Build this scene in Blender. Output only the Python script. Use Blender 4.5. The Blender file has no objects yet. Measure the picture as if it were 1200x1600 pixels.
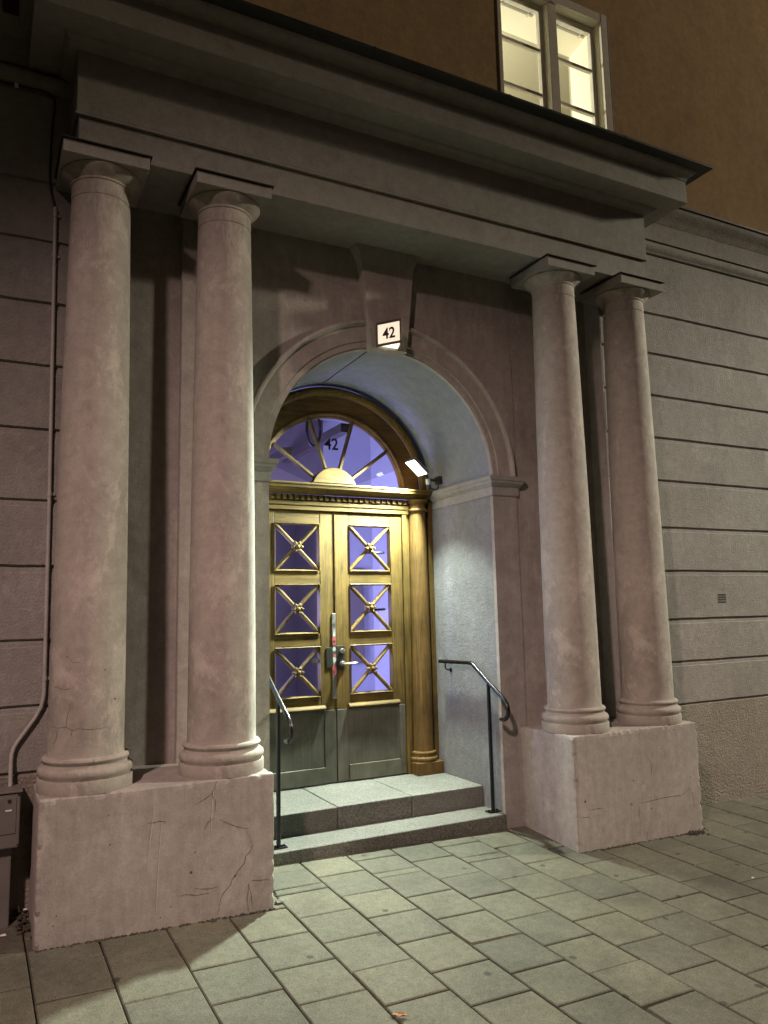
import bpy, bmesh, math, random
from mathutils import Vector, Matrix

random.seed(42)
scn = bpy.context.scene
COL = scn.collection
PI = math.pi

# ------------------------------------------------------------------ camera
CAM_POS = Vector((-0.2400, -3.6821, 1.6))
CR = Vector((0.88826302, -0.45883096, -0.02151655))
CU = Vector((-0.04013906, -0.12419938, 0.99144509))
CF = Vector((0.45757805, 0.87980035, 0.12873876))
cam_d = bpy.data.cameras.new('camera')
cam = bpy.data.objects.new('camera', cam_d)
COL.objects.link(cam)
cam.matrix_world = Matrix(((CR.x, CU.x, -CF.x, CAM_POS.x), (CR.y, CU.y, -CF.y, CAM_POS.y),
                           (CR.z, CU.z, -CF.z, CAM_POS.z), (0, 0, 0, 1)))
cam_d.sensor_fit = 'HORIZONTAL'
cam_d.sensor_width = 36.0
cam_d.lens = 36.06
cam_d.clip_start = 0.05
cam_d.clip_end = 500
scn.camera = cam

# ------------------------------------------------------------------ night sky, faint moon, street lighting
world = bpy.data.worlds.new('World')
scn.world = world
world.use_nodes = True
wn = world.node_tree.nodes
wl = world.node_tree.links
wn.clear()
wo = wn.new('ShaderNodeOutputWorld')
sky = wn.new('ShaderNodeTexSky')
sky.sky_type = 'NISHITA'
sky.sun_disc = False
sky.sun_elevation = math.radians(2)
sky.sun_rotation = math.radians(200)
bg_sky = wn.new('ShaderNodeBackground')
bg_sky.inputs['Strength'].default_value = 0.0015
wl.new(sky.outputs[0], bg_sky.inputs['Color'])
bg_glow = wn.new('ShaderNodeBackground')            # city glow of an overcast night, even over the whole sky
bg_glow.inputs['Color'].default_value = (1.0, 0.72, 0.46, 1)
bg_glow.inputs['Strength'].default_value = 0.022
wadd = wn.new('ShaderNodeAddShader')
wl.new(bg_sky.outputs[0], wadd.inputs[0])
wl.new(bg_glow.outputs[0], wadd.inputs[1])
wl.new(wadd.outputs[0], wo.inputs['Surface'])


def lamp(name, typ, loc, power, color, target=None, size=0.3, size_y=None, spread=None):
    d = bpy.data.lights.new(name, typ)
    d.energy = power
    d.color = color
    if typ == 'AREA':
        d.size = size
        if size_y:
            d.shape = 'RECTANGLE'
            d.size_y = size_y
        if spread:
            d.spread = math.radians(spread)
    elif typ == 'SUN':
        d.angle = math.radians(0.5)
    else:
        d.shadow_soft_size = size
    o = bpy.data.objects.new(name, d)
    COL.objects.link(o)
    o.location = loc
    if target is not None:
        o.rotation_euler = (Vector(target) - Vector(loc)).to_track_quat('-Z', 'Y').to_euler()
    return o


moon = lamp('moon', 'SUN', (0, -10, 20), 0.01, (0.8, 0.88, 1.0), target=(3, 0, 0))
# the two street lanterns of the pavement, shaded heads aimed at the pavement
def lantern(loc, target, power, color, cone):
    o = lamp('unseen_street_light', 'SPOT', loc, power, color, target=target, size=0.17)
    o.data.spot_size = math.radians(cone)
    o.data.spot_blend = 1.0
    return o


lantern((-2.9, -4.7, 6.3), (1.8, -1.4, 0.0), 1950, (1.0, 0.69, 0.615), 67)
lantern((11.2, -2.5, 6.3), (3.1, -0.9, 0.0), 3300, (1.0, 0.96, 0.79), 60)
lamp('unseen_street_light', 'POINT', (18.0, -4.8, 8.6), 2900, (1.0, 0.80, 0.56), size=0.2)      # added unseen lamp that brightens the upper wall at right

scn.view_settings.view_transform = 'Standard'
scn.view_settings.look = 'None'
scn.view_settings.exposure = 0.0
scn.view_settings.gamma = 1.0
scn.view_settings.use_curve_mapping = False
scn.cycles.max_bounces = 10
scn.cycles.diffuse_bounces = 5
scn.cycles.transparent_max_bounces = 16
scn.cycles.sample_clamp_indirect = 4.0
scn.cycles.caustics_reflective = False
scn.cycles.caustics_refractive = False
try:
    scn.cycles.use_denoising = True
    scn.cycles.denoiser = 'OPENIMAGEDENOISE'
except Exception:
    pass

# ------------------------------------------------------------------ materials
def new_mat(name):
    m = bpy.data.materials.new(name)
    m.use_nodes = True
    nt = m.node_tree
    return m, nt, nt.nodes, nt.links, nt.nodes['Principled BSDF']


def tex_coord(N, L, scale=(1, 1, 1), kind='Object', rot=(0, 0, 0)):
    tc = N.new('ShaderNodeTexCoord')
    mp = N.new('ShaderNodeMapping')
    mp.inputs['Scale'].default_value = scale
    mp.inputs['Rotation'].default_value = rot
    L.new(tc.outputs[kind], mp.inputs['Vector'])
    return mp.outputs['Vector']


def noise(N, L, vec, scale, detail=4, rough=0.55, dist=0.0):
    n = N.new('ShaderNodeTexNoise')
    n.inputs['Scale'].default_value = scale
    n.inputs['Detail'].default_value = detail
    n.inputs['Roughness'].default_value = rough
    n.inputs['Distortion'].default_value = dist
    L.new(vec, n.inputs['Vector'])
    return n.outputs['Fac']


def ramp(N, L, fac, stops):
    r = N.new('ShaderNodeValToRGB')
    e = r.color_ramp.elements
    while len(e) < len(stops):
        e.new(0.5)
    for i, (p, c) in enumerate(stops):
        e[i].position = p
        e[i].color = (c[0], c[1], c[2], 1) if isinstance(c, (tuple, list)) else (c, c, c, 1)
    L.new(fac, r.inputs['Fac'])
    return r.outputs['Color']


def mix(N, L, a, b, fac, mode='MIX'):
    m = N.new('ShaderNodeMix')
    m.data_type = 'RGBA'
    m.blend_type = mode
    ins = [s for s in m.inputs if s.type == 'RGBA']
    f = [s for s in m.inputs if s.type == 'VALUE'][0]
    for sock, v in ((f, fac), (ins[0], a), (ins[1], b)):
        if hasattr(v, 'is_linked'):
            L.new(v, sock)
        elif isinstance(v, (int, float)):
            sock.default_value = v
        else:
            sock.default_value = (v[0], v[1], v[2], 1)
    return [s for s in m.outputs if s.type == 'RGBA'][0]


def bump(N, L, P, h, strength, dist=0.01, prev=None):
    b = N.new('ShaderNodeBump')
    b.inputs['Strength'].default_value = strength
    b.inputs['Distance'].default_value = dist
    L.new(h, b.inputs['Height'])
    if prev is not None:
        L.new(prev, b.inputs['Normal'])
    L.new(b.outputs['Normal'], P.inputs['Normal'])
    return b.outputs['Normal']


def sc(c, k):
    return tuple(v * k for v in c)


def plaster(name, base, mottle=0.16, grain=70, bump_s=0.25, bump_d=0.004, streaks=0.12, coarse=None, patches=True, worn=(0.55, 0.66, 0.6)):
    m, nt, N, L, P = new_mat(name)
    v = tex_coord(N, L)
    big = noise(N, L, v, 1.7, 6, 0.6, 0.3)
    c = ramp(N, L, big, [(0.30, sc(base, 1 - mottle)), (0.5, base), (0.72, sc(base, 1 + mottle * 0.7))])
    vs = tex_coord(N, L, (11, 11, 0.9))
    st = noise(N, L, vs, 1.7, 9, 0.72, 0.7)
    c = mix(N, L, c, ramp(N, L, st, [(0.38, 1 - streaks), (0.55, 1.0), (0.75, 1 + streaks * 0.5)]), 1.0, 'MULTIPLY')
    if patches:                                       # scuffs, rubbed and stained spots
        sp = noise(N, L, v, 6.5, 8, 0.72, 0.8)
        c = mix(N, L, c, sc(base, 0.55), ramp(N, L, sp, [(0.60, 0.0), (0.76, 0.6)]))
        lt = noise(N, L, tex_coord(N, L, (1, 1, 0.5), rot=(0.3, 0.2, 0.5)), 5.0, 9, 0.75, 0.5)
        c = mix(N, L, c, sc(base, 1.35), ramp(N, L, lt, [(worn[0], 0.0), (worn[1], worn[2])]))
    fine = noise(N, L, v, grain * 2.2, 4, 0.75)
    c = mix(N, L, c, ramp(N, L, fine, [(0.25, 0.78), (0.75, 1.18)]), 1.0, 'MULTIPLY')
    mid = noise(N, L, v, 17, 7, 0.7, 0.3)
    c = mix(N, L, c, ramp(N, L, mid, [(0.3, 0.83), (0.7, 1.12)]), 1.0, 'MULTIPLY')
    if patches:
        speck = noise(N, L, v, 48, 3, 0.6)
        c = mix(N, L, c, sc(base, 0.35), ramp(N, L, speck, [(0.735, 0.0), (0.78, 0.7)]))
    L.new(c, P.inputs['Base Color'])
    P.inputs['Roughness'].default_value = 0.88
    P.inputs['Specular IOR Level'].default_value = 0.25
    g = noise(N, L, v, grain, 5, 0.62)
    nb = bump(N, L, P, g, bump_s, bump_d)
    und = noise(N, L, v, 5.5, 3, 0.5)
    nb = bump(N, L, P, und, 0.35, 0.01, nb)
    if coarse:
        co = noise(N, L, v, coarse[0], 4, 0.65, 0.4)
        bump(N, L, P, co, coarse[1], coarse[2], nb)
    return m


M = {}
M['portico'] = plaster('portico_paint', (0.37, 0.34, 0.312), mottle=0.20, grain=85, bump_s=0.35, streaks=0.10)
M['column'] = plaster('column_paint', (0.375, 0.345, 0.305), worn=(0.53, 0.60, 0.75), mottle=0.18, grain=110, bump_s=0.3, streaks=0.06)
M['entab'] = plaster('entablature_paint', (0.31, 0.297, 0.272), mottle=0.10, grain=80, bump_s=0.22, streaks=0.025, patches=False)
M['facade'] = plaster('facade_plaster', (0.305, 0.292, 0.272), mottle=0.16, grain=80, bump_s=0.7, bump_d=0.008, streaks=0.05)
M['rough'] = plaster('roughcast', (0.30, 0.265, 0.22), mottle=0.16, grain=60, bump_s=0.6, bump_d=0.008, streaks=0.05,
                     coarse=(62, 0.9, 0.018), patches=False)
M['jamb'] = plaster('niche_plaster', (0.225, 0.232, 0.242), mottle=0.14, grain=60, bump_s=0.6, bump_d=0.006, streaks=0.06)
M['impost'] = plaster('impost_paint', (0.31, 0.30, 0.285), mottle=0.10, grain=75, bump_s=0.3, streaks=0.04, patches=False)
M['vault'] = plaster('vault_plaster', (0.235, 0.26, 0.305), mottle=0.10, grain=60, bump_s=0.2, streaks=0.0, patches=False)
M['ochre'] = plaster('ochre_plaster', (0.45, 0.315, 0.18), mottle=0.16, grain=60, bump_s=0.35, streaks=0.06, patches=False)


def simple(name, col, rough=0.5, metal=0.0, spec=0.5, emit=None, strength=0.0, var=0.0, vscale=20):
    m, nt, N, L, P = new_mat(name)
    P.inputs['Base Color'].default_value = (*col, 1)
    if var:
        v = tex_coord(N, L)
        f = noise(N, L, v, vscale, 5, 0.6)
        L.new(ramp(N, L, f, [(0.3, sc(col, 1 - var)), (0.7, sc(col, 1 + var))]), P.inputs['Base Color'])
        L.new(ramp(N, L, f, [(0.3, max(0.05, rough - 0.12)), (0.7, min(1, rough + 0.12))]), P.inputs['Roughness'])
    else:
        P.inputs['Roughness'].default_value = rough
    P.inputs['Metallic'].default_value = metal
    P.inputs['Specular IOR Level'].default_value = spec
    if emit:
        P.inputs['Emission Color'].default_value = (*emit, 1)
        P.inputs['Emission Strength'].default_value = strength
    return m


M['flash'] = simple('sheet_metal_black', (0.035, 0.034, 0.032), 0.55, 0.3, var=0.3)
M['crack'] = simple('crack_dark', (0.10, 0.082, 0.07), 0.95, spec=0.1)
M['black'] = simple('black_enamel', (0.006, 0.006, 0.007), 0.25, 0.0, 0.5)
M['scuff'] = simple('pale_scuff', (0.47, 0.42, 0.37), 0.9)
M['cast'] = simple('black_plastic', (0.02, 0.022, 0.022), 0.5)
M['steel'] = simple('worn_steel', (0.42, 0.41, 0.39), 0.35, 0.9, var=0.25, vscale=35)
M['brassy'] = simple('lever_metal', (0.52, 0.48, 0.36), 0.3, 0.9, var=0.1)
M['darkplate'] = simple('dark_lock_plate', (0.03, 0.028, 0.022), 0.45, 0.3)
M['red'] = simple('red_sticker', (0.32, 0.07, 0.07), 0.6, var=0.3, vscale=90)
M['greyst'] = simple('grey_sticker', (0.35, 0.37, 0.36), 0.6, var=0.3, vscale=90)
M['cab'] = simple('cabinet_paint', (0.17, 0.155, 0.145), 0.5, var=0.12, vscale=9)
M['pipe'] = simple('conduit_paint', (0.40, 0.385, 0.36), 0.5, var=0.12, vscale=14)
M['white'] = simple('window_paint', (0.72, 0.69, 0.62), 0.5, var=0.08)
M['reveal'] = simple('inner_reveal_paint', (0.80, 0.77, 0.64), 0.6)
M['room'] = simple('room_wall_paint', (0.40, 0.375, 0.28), 0.8)
M['blind'] = simple('blind_rail', (0.35, 0.34, 0.30), 0.5)
M['hallwall'] = simple('hall_wall_paint', (0.62, 0.61, 0.66), 0.6)
M['halldim'] = simple('hall_dimmed_paint', (0.24, 0.20, 0.185), 0.6)  # dimness of the hall's left side put into the colour
M['halldark'] = simple('hall_dark_panel', (0.10, 0.075, 0.07), 0.35, var=0.2)
M['hallfloor'] = simple('hall_floor_stone', (0.22, 0.21, 0.2), 0.35, var=0.2)
M['digit'] = simple('black_digit', (0.006, 0.006, 0.006), 0.5)
M['paper'] = simple('white_paper', (0.75, 0.75, 0.72), 0.7)
M['leaf'] = simple('dry_leaf', (0.42, 0.20, 0.08), 0.7, var=0.3, vscale=120)
M['asphalt'] = simple('asphalt', (0.05, 0.048, 0.045), 0.9, var=0.3, vscale=60)
M['bed'] = simple('joint_sand', (0.012, 0.011, 0.009), 1.0, var=0.4, vscale=50)
M['soil'] = simple('leaf_mould', (0.045, 0.035, 0.024), 0.95, var=0.5, vscale=90)
M['numface'] = simple('opal_number_glass', (0.8, 0.74, 0.64), 0.4, emit=(1.0, 0.80, 0.60), strength=0.85)
M['numglow'] = simple('opal_diffuser', (0.8, 0.8, 0.75), 0.4, emit=(1.0, 0.93, 0.75), strength=1.1)
M['bronze'] = simple('lantern_case', (0.10, 0.085, 0.07), 0.45, 0.5, var=0.15)
M['led'] = simple('led_panel', (0.9, 0.9, 0.9), 0.3, emit=(0.93, 1.0, 0.95), strength=14)
M['lampgrey'] = simple('floodlight_case', (0.16, 0.17, 0.17), 0.45, 0.4)
M['sensor'] = simple('sensor_white', (0.6, 0.62, 0.58), 0.4)


def wood(name, base, dark, axis):
    m, nt, N, L, P = new_mat(name)
    s = {'X': (1.5, 22, 22), 'Z': (22, 22, 1.5)}[axis]
    v = tex_coord(N, L, s)
    g = noise(N, L, v, 1.5, 8, 0.68, 0.6)
    fib = noise(N, L, tex_coord(N, L, tuple(k * 4 if k > 5 else k * 2 for k in s)), 1.4, 4, 0.7)
    c = ramp(N, L, g, [(0.28, dark), (0.46, sc(base, 0.82)), (0.62, base), (0.8, sc(base, 1.18))])
    c = mix(N, L, c, ramp(N, L, fib, [(0.3, 0.42), (0.5, 0.95), (0.8, 1.2)]), 1.0, 'MULTIPLY')
    blotch = noise(N, L, tex_coord(N, L), 3.2, 5, 0.6)
    c = mix(N, L, c, ramp(N, L, blotch, [(0.33, 0.58), (0.62, 1.12)]), 1.0, 'MULTIPLY')
    L.new(c, P.inputs['Base Color'])
    P.inputs['Roughness'].default_value = 0.6
    P.inputs['Specular IOR Level'].default_value = 0.26
    P.inputs['Coat Weight'].default_value = 0.04
    P.inputs['Coat Roughness'].default_value = 0.25
    bump(N, L, P, fib, 0.25, 0.002)
    return m


WB, WD = (0.150, 0.096, 0.024), (0.028, 0.016, 0.006)
M['woodv'] = wood('oak_upright', WB, WD, 'Z')
M['woodh'] = wood('oak_level', sc(WB, 1.03), WD, 'X')
M['woodshade'] = wood('oak_shaded', (0.155, 0.085, 0.022), (0.05, 0.027, 0.008), 'X')  # browner copy for the arched band, its shade put into the colour
M['woodcol'] = wood('oak_column', (0.175, 0.104, 0.030), (0.055, 0.030, 0.010), 'Z')


def kickmetal():
    m, nt, N, L, P = new_mat('door_kick_metal')
    v = tex_coord(N, L, (1, 1, 0.8))
    a = noise(N, L, v, 7, 6, 0.62, 0.3)
    b = noise(N, L, tex_coord(N, L, (60, 60, 2)), 1.5, 4, 0.6)
    c = ramp(N, L, a, [(0.3, (0.095, 0.09, 0.068)), (0.7, (0.18, 0.17, 0.135))])
    c = mix(N, L, c, ramp(N, L, b, [(0.3, 0.85), (0.7, 1.1)]), 1.0, 'MULTIPLY')
    L.new(c, P.inputs['Base Color'])
    P.inputs['Metallic'].default_value = 0.55
    L.new(ramp(N, L, a, [(0.3, 0.40), (0.7, 0.58)]), P.inputs['Roughness'])
    bump(N, L, P, noise(N, L, v, 12, 3, 0.5), 0.12, 0.004)
    return m


M['kick'] = kickmetal()


def granite():
    m, nt, N, L, P = new_mat('granite')
    v = tex_coord(N, L)
    s1 = noise(N, L, v, 170, 3, 0.75)
    s2 = noise(N, L, v, 55, 4, 0.7)
    big = noise(N, L, v, 2.6, 5, 0.6)
    c = ramp(N, L, s1, [(0.34, (0.05, 0.049, 0.042)), (0.48, (0.135, 0.135, 0.12)), (0.64, (0.26, 0.258, 0.236))])
    c = mix(N, L, c, ramp(N, L, s2, [(0.3, 0.75), (0.7, 1.18)]), 1.0, 'MULTIPLY')
    c = mix(N, L, c, ramp(N, L, big, [(0.3, 0.78), (0.7, 1.12)]), 1.0, 'MULTIPLY')
    oi = N.new('ShaderNodeObjectInfo')
    c = mix(N, L, c, ramp(N, L, oi.outputs['Random'], [(0, (0.86, 0.84, 0.82)), (1, (1.10, 1.10, 1.10))]), 1.0, 'MULTIPLY')
    L.new(c, P.inputs['Base Color'])
    P.inputs['Roughness'].default_value = 0.72
    bump(N, L, P, s2, 0.4, 0.004)
    return m


M['granite'] = granite()


def paver_mat():
    m, nt, N, L, P = new_mat('concrete_paver')
    oi = N.new('ShaderNodeObjectInfo')
    v = tex_coord(N, L)
    grit = noise(N, L, v, 210, 2, 0.8)
    mid = noise(N, L, v, 26, 6, 0.65)
    big = noise(N, L, v, 2.2, 6, 0.6, 0.4)
    base = (0.112, 0.110, 0.083)
    c = ramp(N, L, grit, [(0.30, sc(base, 0.48)), (0.48, base), (0.70, sc(base, 1.5))])
    c = mix(N, L, c, ramp(N, L, mid, [(0.32, 0.82), (0.68, 1.12)]), 1.0, 'MULTIPLY')
    c = mix(N, L, c, ramp(N, L, big, [(0.30, 0.68), (0.62, 1.10)]), 1.0, 'MULTIPLY')
    c = mix(N, L, c, ramp(N, L, oi.outputs['Random'], [(0, (0.84, 0.84, 0.85)), (0.5, (1, 0.99, 0.97)), (1, (1.10, 1.08, 1.02))]), 1.0, 'MULTIPLY')
    spots = N.new('ShaderNodeTexVoronoi')
    spots.voronoi_dimensions = '2D'
    spots.inputs['Scale'].default_value = 2.1
    spots.inputs['Randomness'].default_value = 1.0
    wob = N.new('ShaderNodeVectorMath')
    wob.operation = 'ADD'
    nz = N.new('ShaderNodeTexNoise')
    nz.inputs['Scale'].default_value = 30
    L.new(v, nz.inputs['Vector'])
    sm = N.new('ShaderNodeVectorMath')
    sm.operation = 'SCALE'
    sm.inputs['Scale'].default_value = 0.02
    L.new(nz.outputs['Color'], sm.inputs[0])
    L.new(v, wob.inputs[0])
    L.new(sm.outputs[0], wob.inputs[1])
    L.new(wob.outputs[0], spots.inputs['Vector'])
    c = mix(N, L, c, sc(base, 0.30), ramp(N, L, spots.outputs['Distance'], [(0.026, 0.85), (0.037, 0.0)]))   # old chewing gum
    L.new(c, P.inputs['Base Color'])
    P.inputs['Roughness'].default_value = 0.8
    P.inputs['Specular IOR Level'].default_value = 0.35
    nb = bump(N, L, P, grit, 0.30, 0.002)
    bump(N, L, P, mid, 0.25, 0.004, nb)
    return m


M['paver'] = paver_mat()


def glass_mat(name, tint, gl=1.0):
    m, nt, N, L, P = new_mat(name)
    out = [n for n in N if n.type == 'OUTPUT_MATERIAL'][0]
    N.remove(P)
    tr = N.new('ShaderNodeBsdfTransparent')
    tr.inputs['Color'].default_value = (*tint, 1)
    g = N.new('ShaderNodeBsdfGlossy')
    g.inputs['Roughness'].default_value = 0.02
    g.inputs['Color'].default_value = (gl, gl, gl, 1)
    fr = N.new('ShaderNodeFresnel')
    fr.inputs['IOR'].default_value = 1.52
    geo = N.new('ShaderNodeNewGeometry')          # the reflection is that of the outer face only
    inv = N.new('ShaderNodeMath')
    inv.operation = 'SUBTRACT'
    inv.inputs[0].default_value = 1.0
    L.new(geo.outputs['Backfacing'], inv.inputs[1])
    mul = N.new('ShaderNodeMath')
    mul.operation = 'MULTIPLY'
    L.new(fr.outputs[0], mul.inputs[0])
    L.new(inv.outputs[0], mul.inputs[1])
    mx = N.new('ShaderNodeMixShader')
    L.new(mul.outputs[0], mx.inputs[0])
    L.new(tr.outputs[0], mx.inputs[1])
    L.new(g.outputs[0], mx.inputs[2])
    L.new(mx.outputs[0], out.inputs['Surface'])
    return m


M['glass'] = glass_mat('door_glass', (0.86, 0.86, 0.9))
M['winglass'] = glass_mat('window_glass', (0.95, 0.95, 0.93))


# ------------------------------------------------------------------ mesh builder
class MB:
    def __init__(self):
        self.v, self.f = [], []

    def add(self, vs, fs):
        o = len(self.v)
        self.v += [tuple(p) for p in vs]
        self.f += [tuple(i + o for i in f) for f in fs]
        return self

    def box(self, x0, x1, y0, y1, z0, z1):
        vs = [(x0, y0, z0), (x1, y0, z0), (x1, y1, z0), (x0, y1, z0), (x0, y0, z1), (x1, y0, z1), (x1, y1, z1), (x0, y1, z1)]
        return self.add(vs, [(0, 3, 2, 1), (4, 5, 6, 7), (0, 1, 5, 4), (1, 2, 6, 5), (2, 3, 7, 6), (3, 0, 4, 7)])

    def hexa(self, a, b):                       # two quads (4 points each), bottom and top
        return self.add(list(a) + list(b), [(0, 3, 2, 1), (4, 5, 6, 7), (0, 1, 5, 4), (1, 2, 6, 5), (2, 3, 7, 6), (3, 0, 4, 7)])

    def prism_y(self, poly, y0, y1):            # poly in (x, z), anticlockwise seen from the front
        n = len(poly)
        vs = [(x, y0, z) for x, z in poly] + [(x, y1, z) for x, z in poly]
        fs = [tuple(range(n)), tuple(range(2 * n - 1, n - 1, -1))]
        fs += [(i, n + i, n + (i + 1) % n, (i + 1) % n) for i in range(n)]
        return self.add(vs, fs)

    def prism_z(self, poly, z0, z1):            # poly in (x, y), anticlockwise from above
        n = len(poly)
        vs = [(x, y, z0) for x, y in poly] + [(x, y, z1) for x, y in poly]
        fs = [tuple(range(n - 1, -1, -1)), tuple(range(n, 2 * n))]
        fs += [(i, (i + 1) % n, n + (i + 1) % n, n + i) for i in range(n)]
        return self.add(vs, fs)

    def lathe(self, prof, cx, cy, seg=48, a0=0.0, a1=2 * PI, caps=True):
        full = abs(a1 - a0 - 2 * PI) < 1e-6
        n = seg if full else seg + 1
        vs = []
        for r, z in prof:
            for i in range(n):
                a = a0 + (a1 - a0) * i / seg
                vs.append((cx + r * math.cos(a), cy + r * math.sin(a), z))
        fs = []
        for k in range(len(prof) - 1):
            for i in range(seg):
                j = (i + 1) % n
                fs.append((k * n + i, k * n + j, (k + 1) * n + j, (k + 1) * n + i))
        if caps and full:
            fs.append(tuple(range(n - 1, -1, -1)))
            fs.append(tuple(range((len(prof) - 1) * n, len(prof) * n)))
        return self.add(vs, fs)

    def tube(self, pts, r, seg=12):
        pts = [Vector(p) for p in pts]
        n = len(pts)
        tang = []
        for i in range(n):
            a = pts[max(i - 1, 0)]
            b = pts[min(i + 1, n - 1)]
            tang.append((b - a).normalized())
        ref = Vector((0, 0, 1)) if abs(tang[0].z) < 0.9 else Vector((1, 0, 0))
        u = tang[0].cross(ref).normalized()
        vs = []
        for i in range(n):
            t = tang[i]
            u = (u - t * u.dot(t)).normalized()
            w = t.cross(u)
            rr = r[i] if isinstance(r, (list, tuple)) else r
            for k in range(seg):
                a = 2 * PI * k / seg
                vs.append(pts[i] + u * (rr * math.cos(a)) + w * (rr * math.sin(a)))
        fs = []
        for i in range(n - 1):
            for k in range(seg):
                j = (k + 1) % seg
                fs.append((i * seg + k, i * seg + j, (i + 1) * seg + j, (i + 1) * seg + k))
        fs.append(tuple(range(seg - 1, -1, -1)))
        fs.append(tuple(range((n - 1) * seg, n * seg)))
        return self.add(vs, fs)

    def strip(self, rows, close_row=False):     # rows of equally many points -> quads
        n = len(rows[0])
        vs = [p for r in rows for p in r]
        fs = []
        for i in range(len(rows) - 1):
            for k in range(n if close_row else n - 1):
                j = (k + 1) % n
                fs.append((i * n + k, i * n + j, (i + 1) * n + j, (i + 1) * n + k))
        return self.add(vs, fs)

    def ring_y(self, cx, cz, r0, r1, y0, y1, a0, a1, seg=48):   # flat arc band with depth
        rows = []
        for i in range(seg + 1):
            a = a0 + (a1 - a0) * i / seg
            c, s = math.cos(a), math.sin(a)
            rows.append([(cx + r0 * c, y0, cz + r0 * s), (cx + r1 * c, y0, cz + r1 * s), (cx + r1 * c, y1, cz + r1 * s), (cx + r0 * c, y1, cz + r0 * s)])
        self.strip(rows, True)
        return self.add(rows[0] + rows[-1], [(0, 1, 2, 3), (7, 6, 5, 4)])

    def build(self, name, mat, parent=None, base=None, smooth=False, bevel=0.0, segs=2, angle=30, auto=None):
        if parent is not None and base is None:
            base = BASE.get(parent.name, (0, 0, 0))
        base = base or (0, 0, 0)
        me = bpy.data.meshes.new(name)
        me.from_pydata([(p[0] - base[0], p[1] - base[1], p[2] - base[2]) for p in self.v], [], self.f)
        bm = bmesh.new()
        bm.from_mesh(me)
        bmesh.ops.recalc_face_normals(bm, faces=bm.faces)
        bm.to_mesh(me)
        bm.free()
        if smooth:
            me.polygons.foreach_set('use_smooth', [True] * len(me.polygons))
        me.update()
        if mat is not None:
            me.materials.append(mat)
        o = bpy.data.objects.new(name, me)
        COL.objects.link(o)
        if parent is not None:
            o.parent = parent
            BASE[o.name] = base
        if smooth and auto:
            try:
                me.set_sharp_from_angle(angle=math.radians(auto))
            except Exception:
                pass
        if bevel:
            b = o.modifiers.new('bevel', 'BEVEL')
            b.width = bevel
            b.segments = segs
            b.limit_method = 'ANGLE'
            b.angle_limit = math.radians(angle)
            b.harden_normals = False
        return o


BASE = {}


def thing(name, label, cat, loc, group=None):
    o = bpy.data.objects.new(name, None)
    o.empty_display_size = 0.1
    COL.objects.link(o)
    o.location = loc
    o['label'] = label
    o['category'] = cat
    if group:
        o['group'] = group
    BASE[o.name] = loc
    return o


def tag(o, label, cat, group=None):
    o['label'] = label
    o['category'] = cat
    if group:
        o['group'] = group
    return o


def text_mesh(txt, size, thick, offset):
    c = bpy.data.curves.new('t', 'FONT')
    c.body = txt
    c.size = size
    c.extrude = thick
    c.offset = offset
    o = bpy.data.objects.new('t', c)
    COL.objects.link(o)
    dg = bpy.context.evaluated_depsgraph_get()
    me = bpy.data.meshes.new_from_object(o.evaluated_get(dg))
    bpy.data.objects.remove(o)
    bpy.data.curves.remove(c)
    vs = [v.co.copy() for v in me.vertices]
    fs = [tuple(p.vertices) for p in me.polygons]
    bpy.data.meshes.remove(me)
    x0, x1 = min(v.x for v in vs), max(v.x for v in vs)
    y0, y1 = min(v.y for v in vs), max(v.y for v in vs)
    for v in vs:
        v.x -= (x0 + x1) / 2
        v.y -= (y0 + y1) / 2
    return vs, fs, x1 - x0, y1 - y0

# ================================================================== ground and pavement
def gz(x, y):                                    # the pavement falls a little to the right and to the kerb
    return 0.2408 - 0.0219 * x + 0.0748 * y


X3 = 3.9565
A = 0.505                                        # plane of the arch wall
F = 0.40                                         # plane of the facade
YB = 1.326                                       # plane of the door
XL, XR = 1.1942, 2.7623
XC = (XL + XR) / 2
R_IN = (XR - XL) / 2
ZI = 2.471

m = MB()
m.add([(-60, -60, gz(0, -7) - 0.16), (60, -60, gz(0, -7) - 0.16), (60, -6.0, gz(0, -6.6) - 0.13), (-60, -6.0, gz(0, -6.6) - 0.13)], [(0, 1, 2, 3)])
road = m.build('road', M['asphalt'])
road['kind'] = 'structure'

m = MB()
rows = []
for x in (-14, -2, 0, 2, 4, 6, 9, 22):
    rows.append([(x, -5.85, gz(x, -5.85) - 0.017), (x, 0.62, gz(x, 0.62) - 0.017)])
m.strip(rows)
pavement = m.build('pavement', M['bed'])
pavement['kind'] = 'structure'
m = MB()
rows = []
for x in (-14, 0, 4, 9, 22):
    g = gz(x, -5.85)
    rows.append([(x, -5.85, g), (x, -6.0, g - 0.002), (x, -6.01, g - 0.3)])
m.strip(rows)
m.build('kerb', M['granite'], pavement)


def line_x(i, y):
    return -0.022 + 0.2832 * i + (-0.2 - y) * (0.022 + 0.0062 * i)


def in_view(x, y, z):
    d = Vector((x, y, z)) - CAM_POS
    dz = d.dot(CF)
    if dz < 0.3:
        return False
    px = 600 + 1202 * d.dot(CR) / dz
    py = 800 - 1202 * d.dot(CU) / dz
    return -70 < px < 1270 and py < 1680


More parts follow.
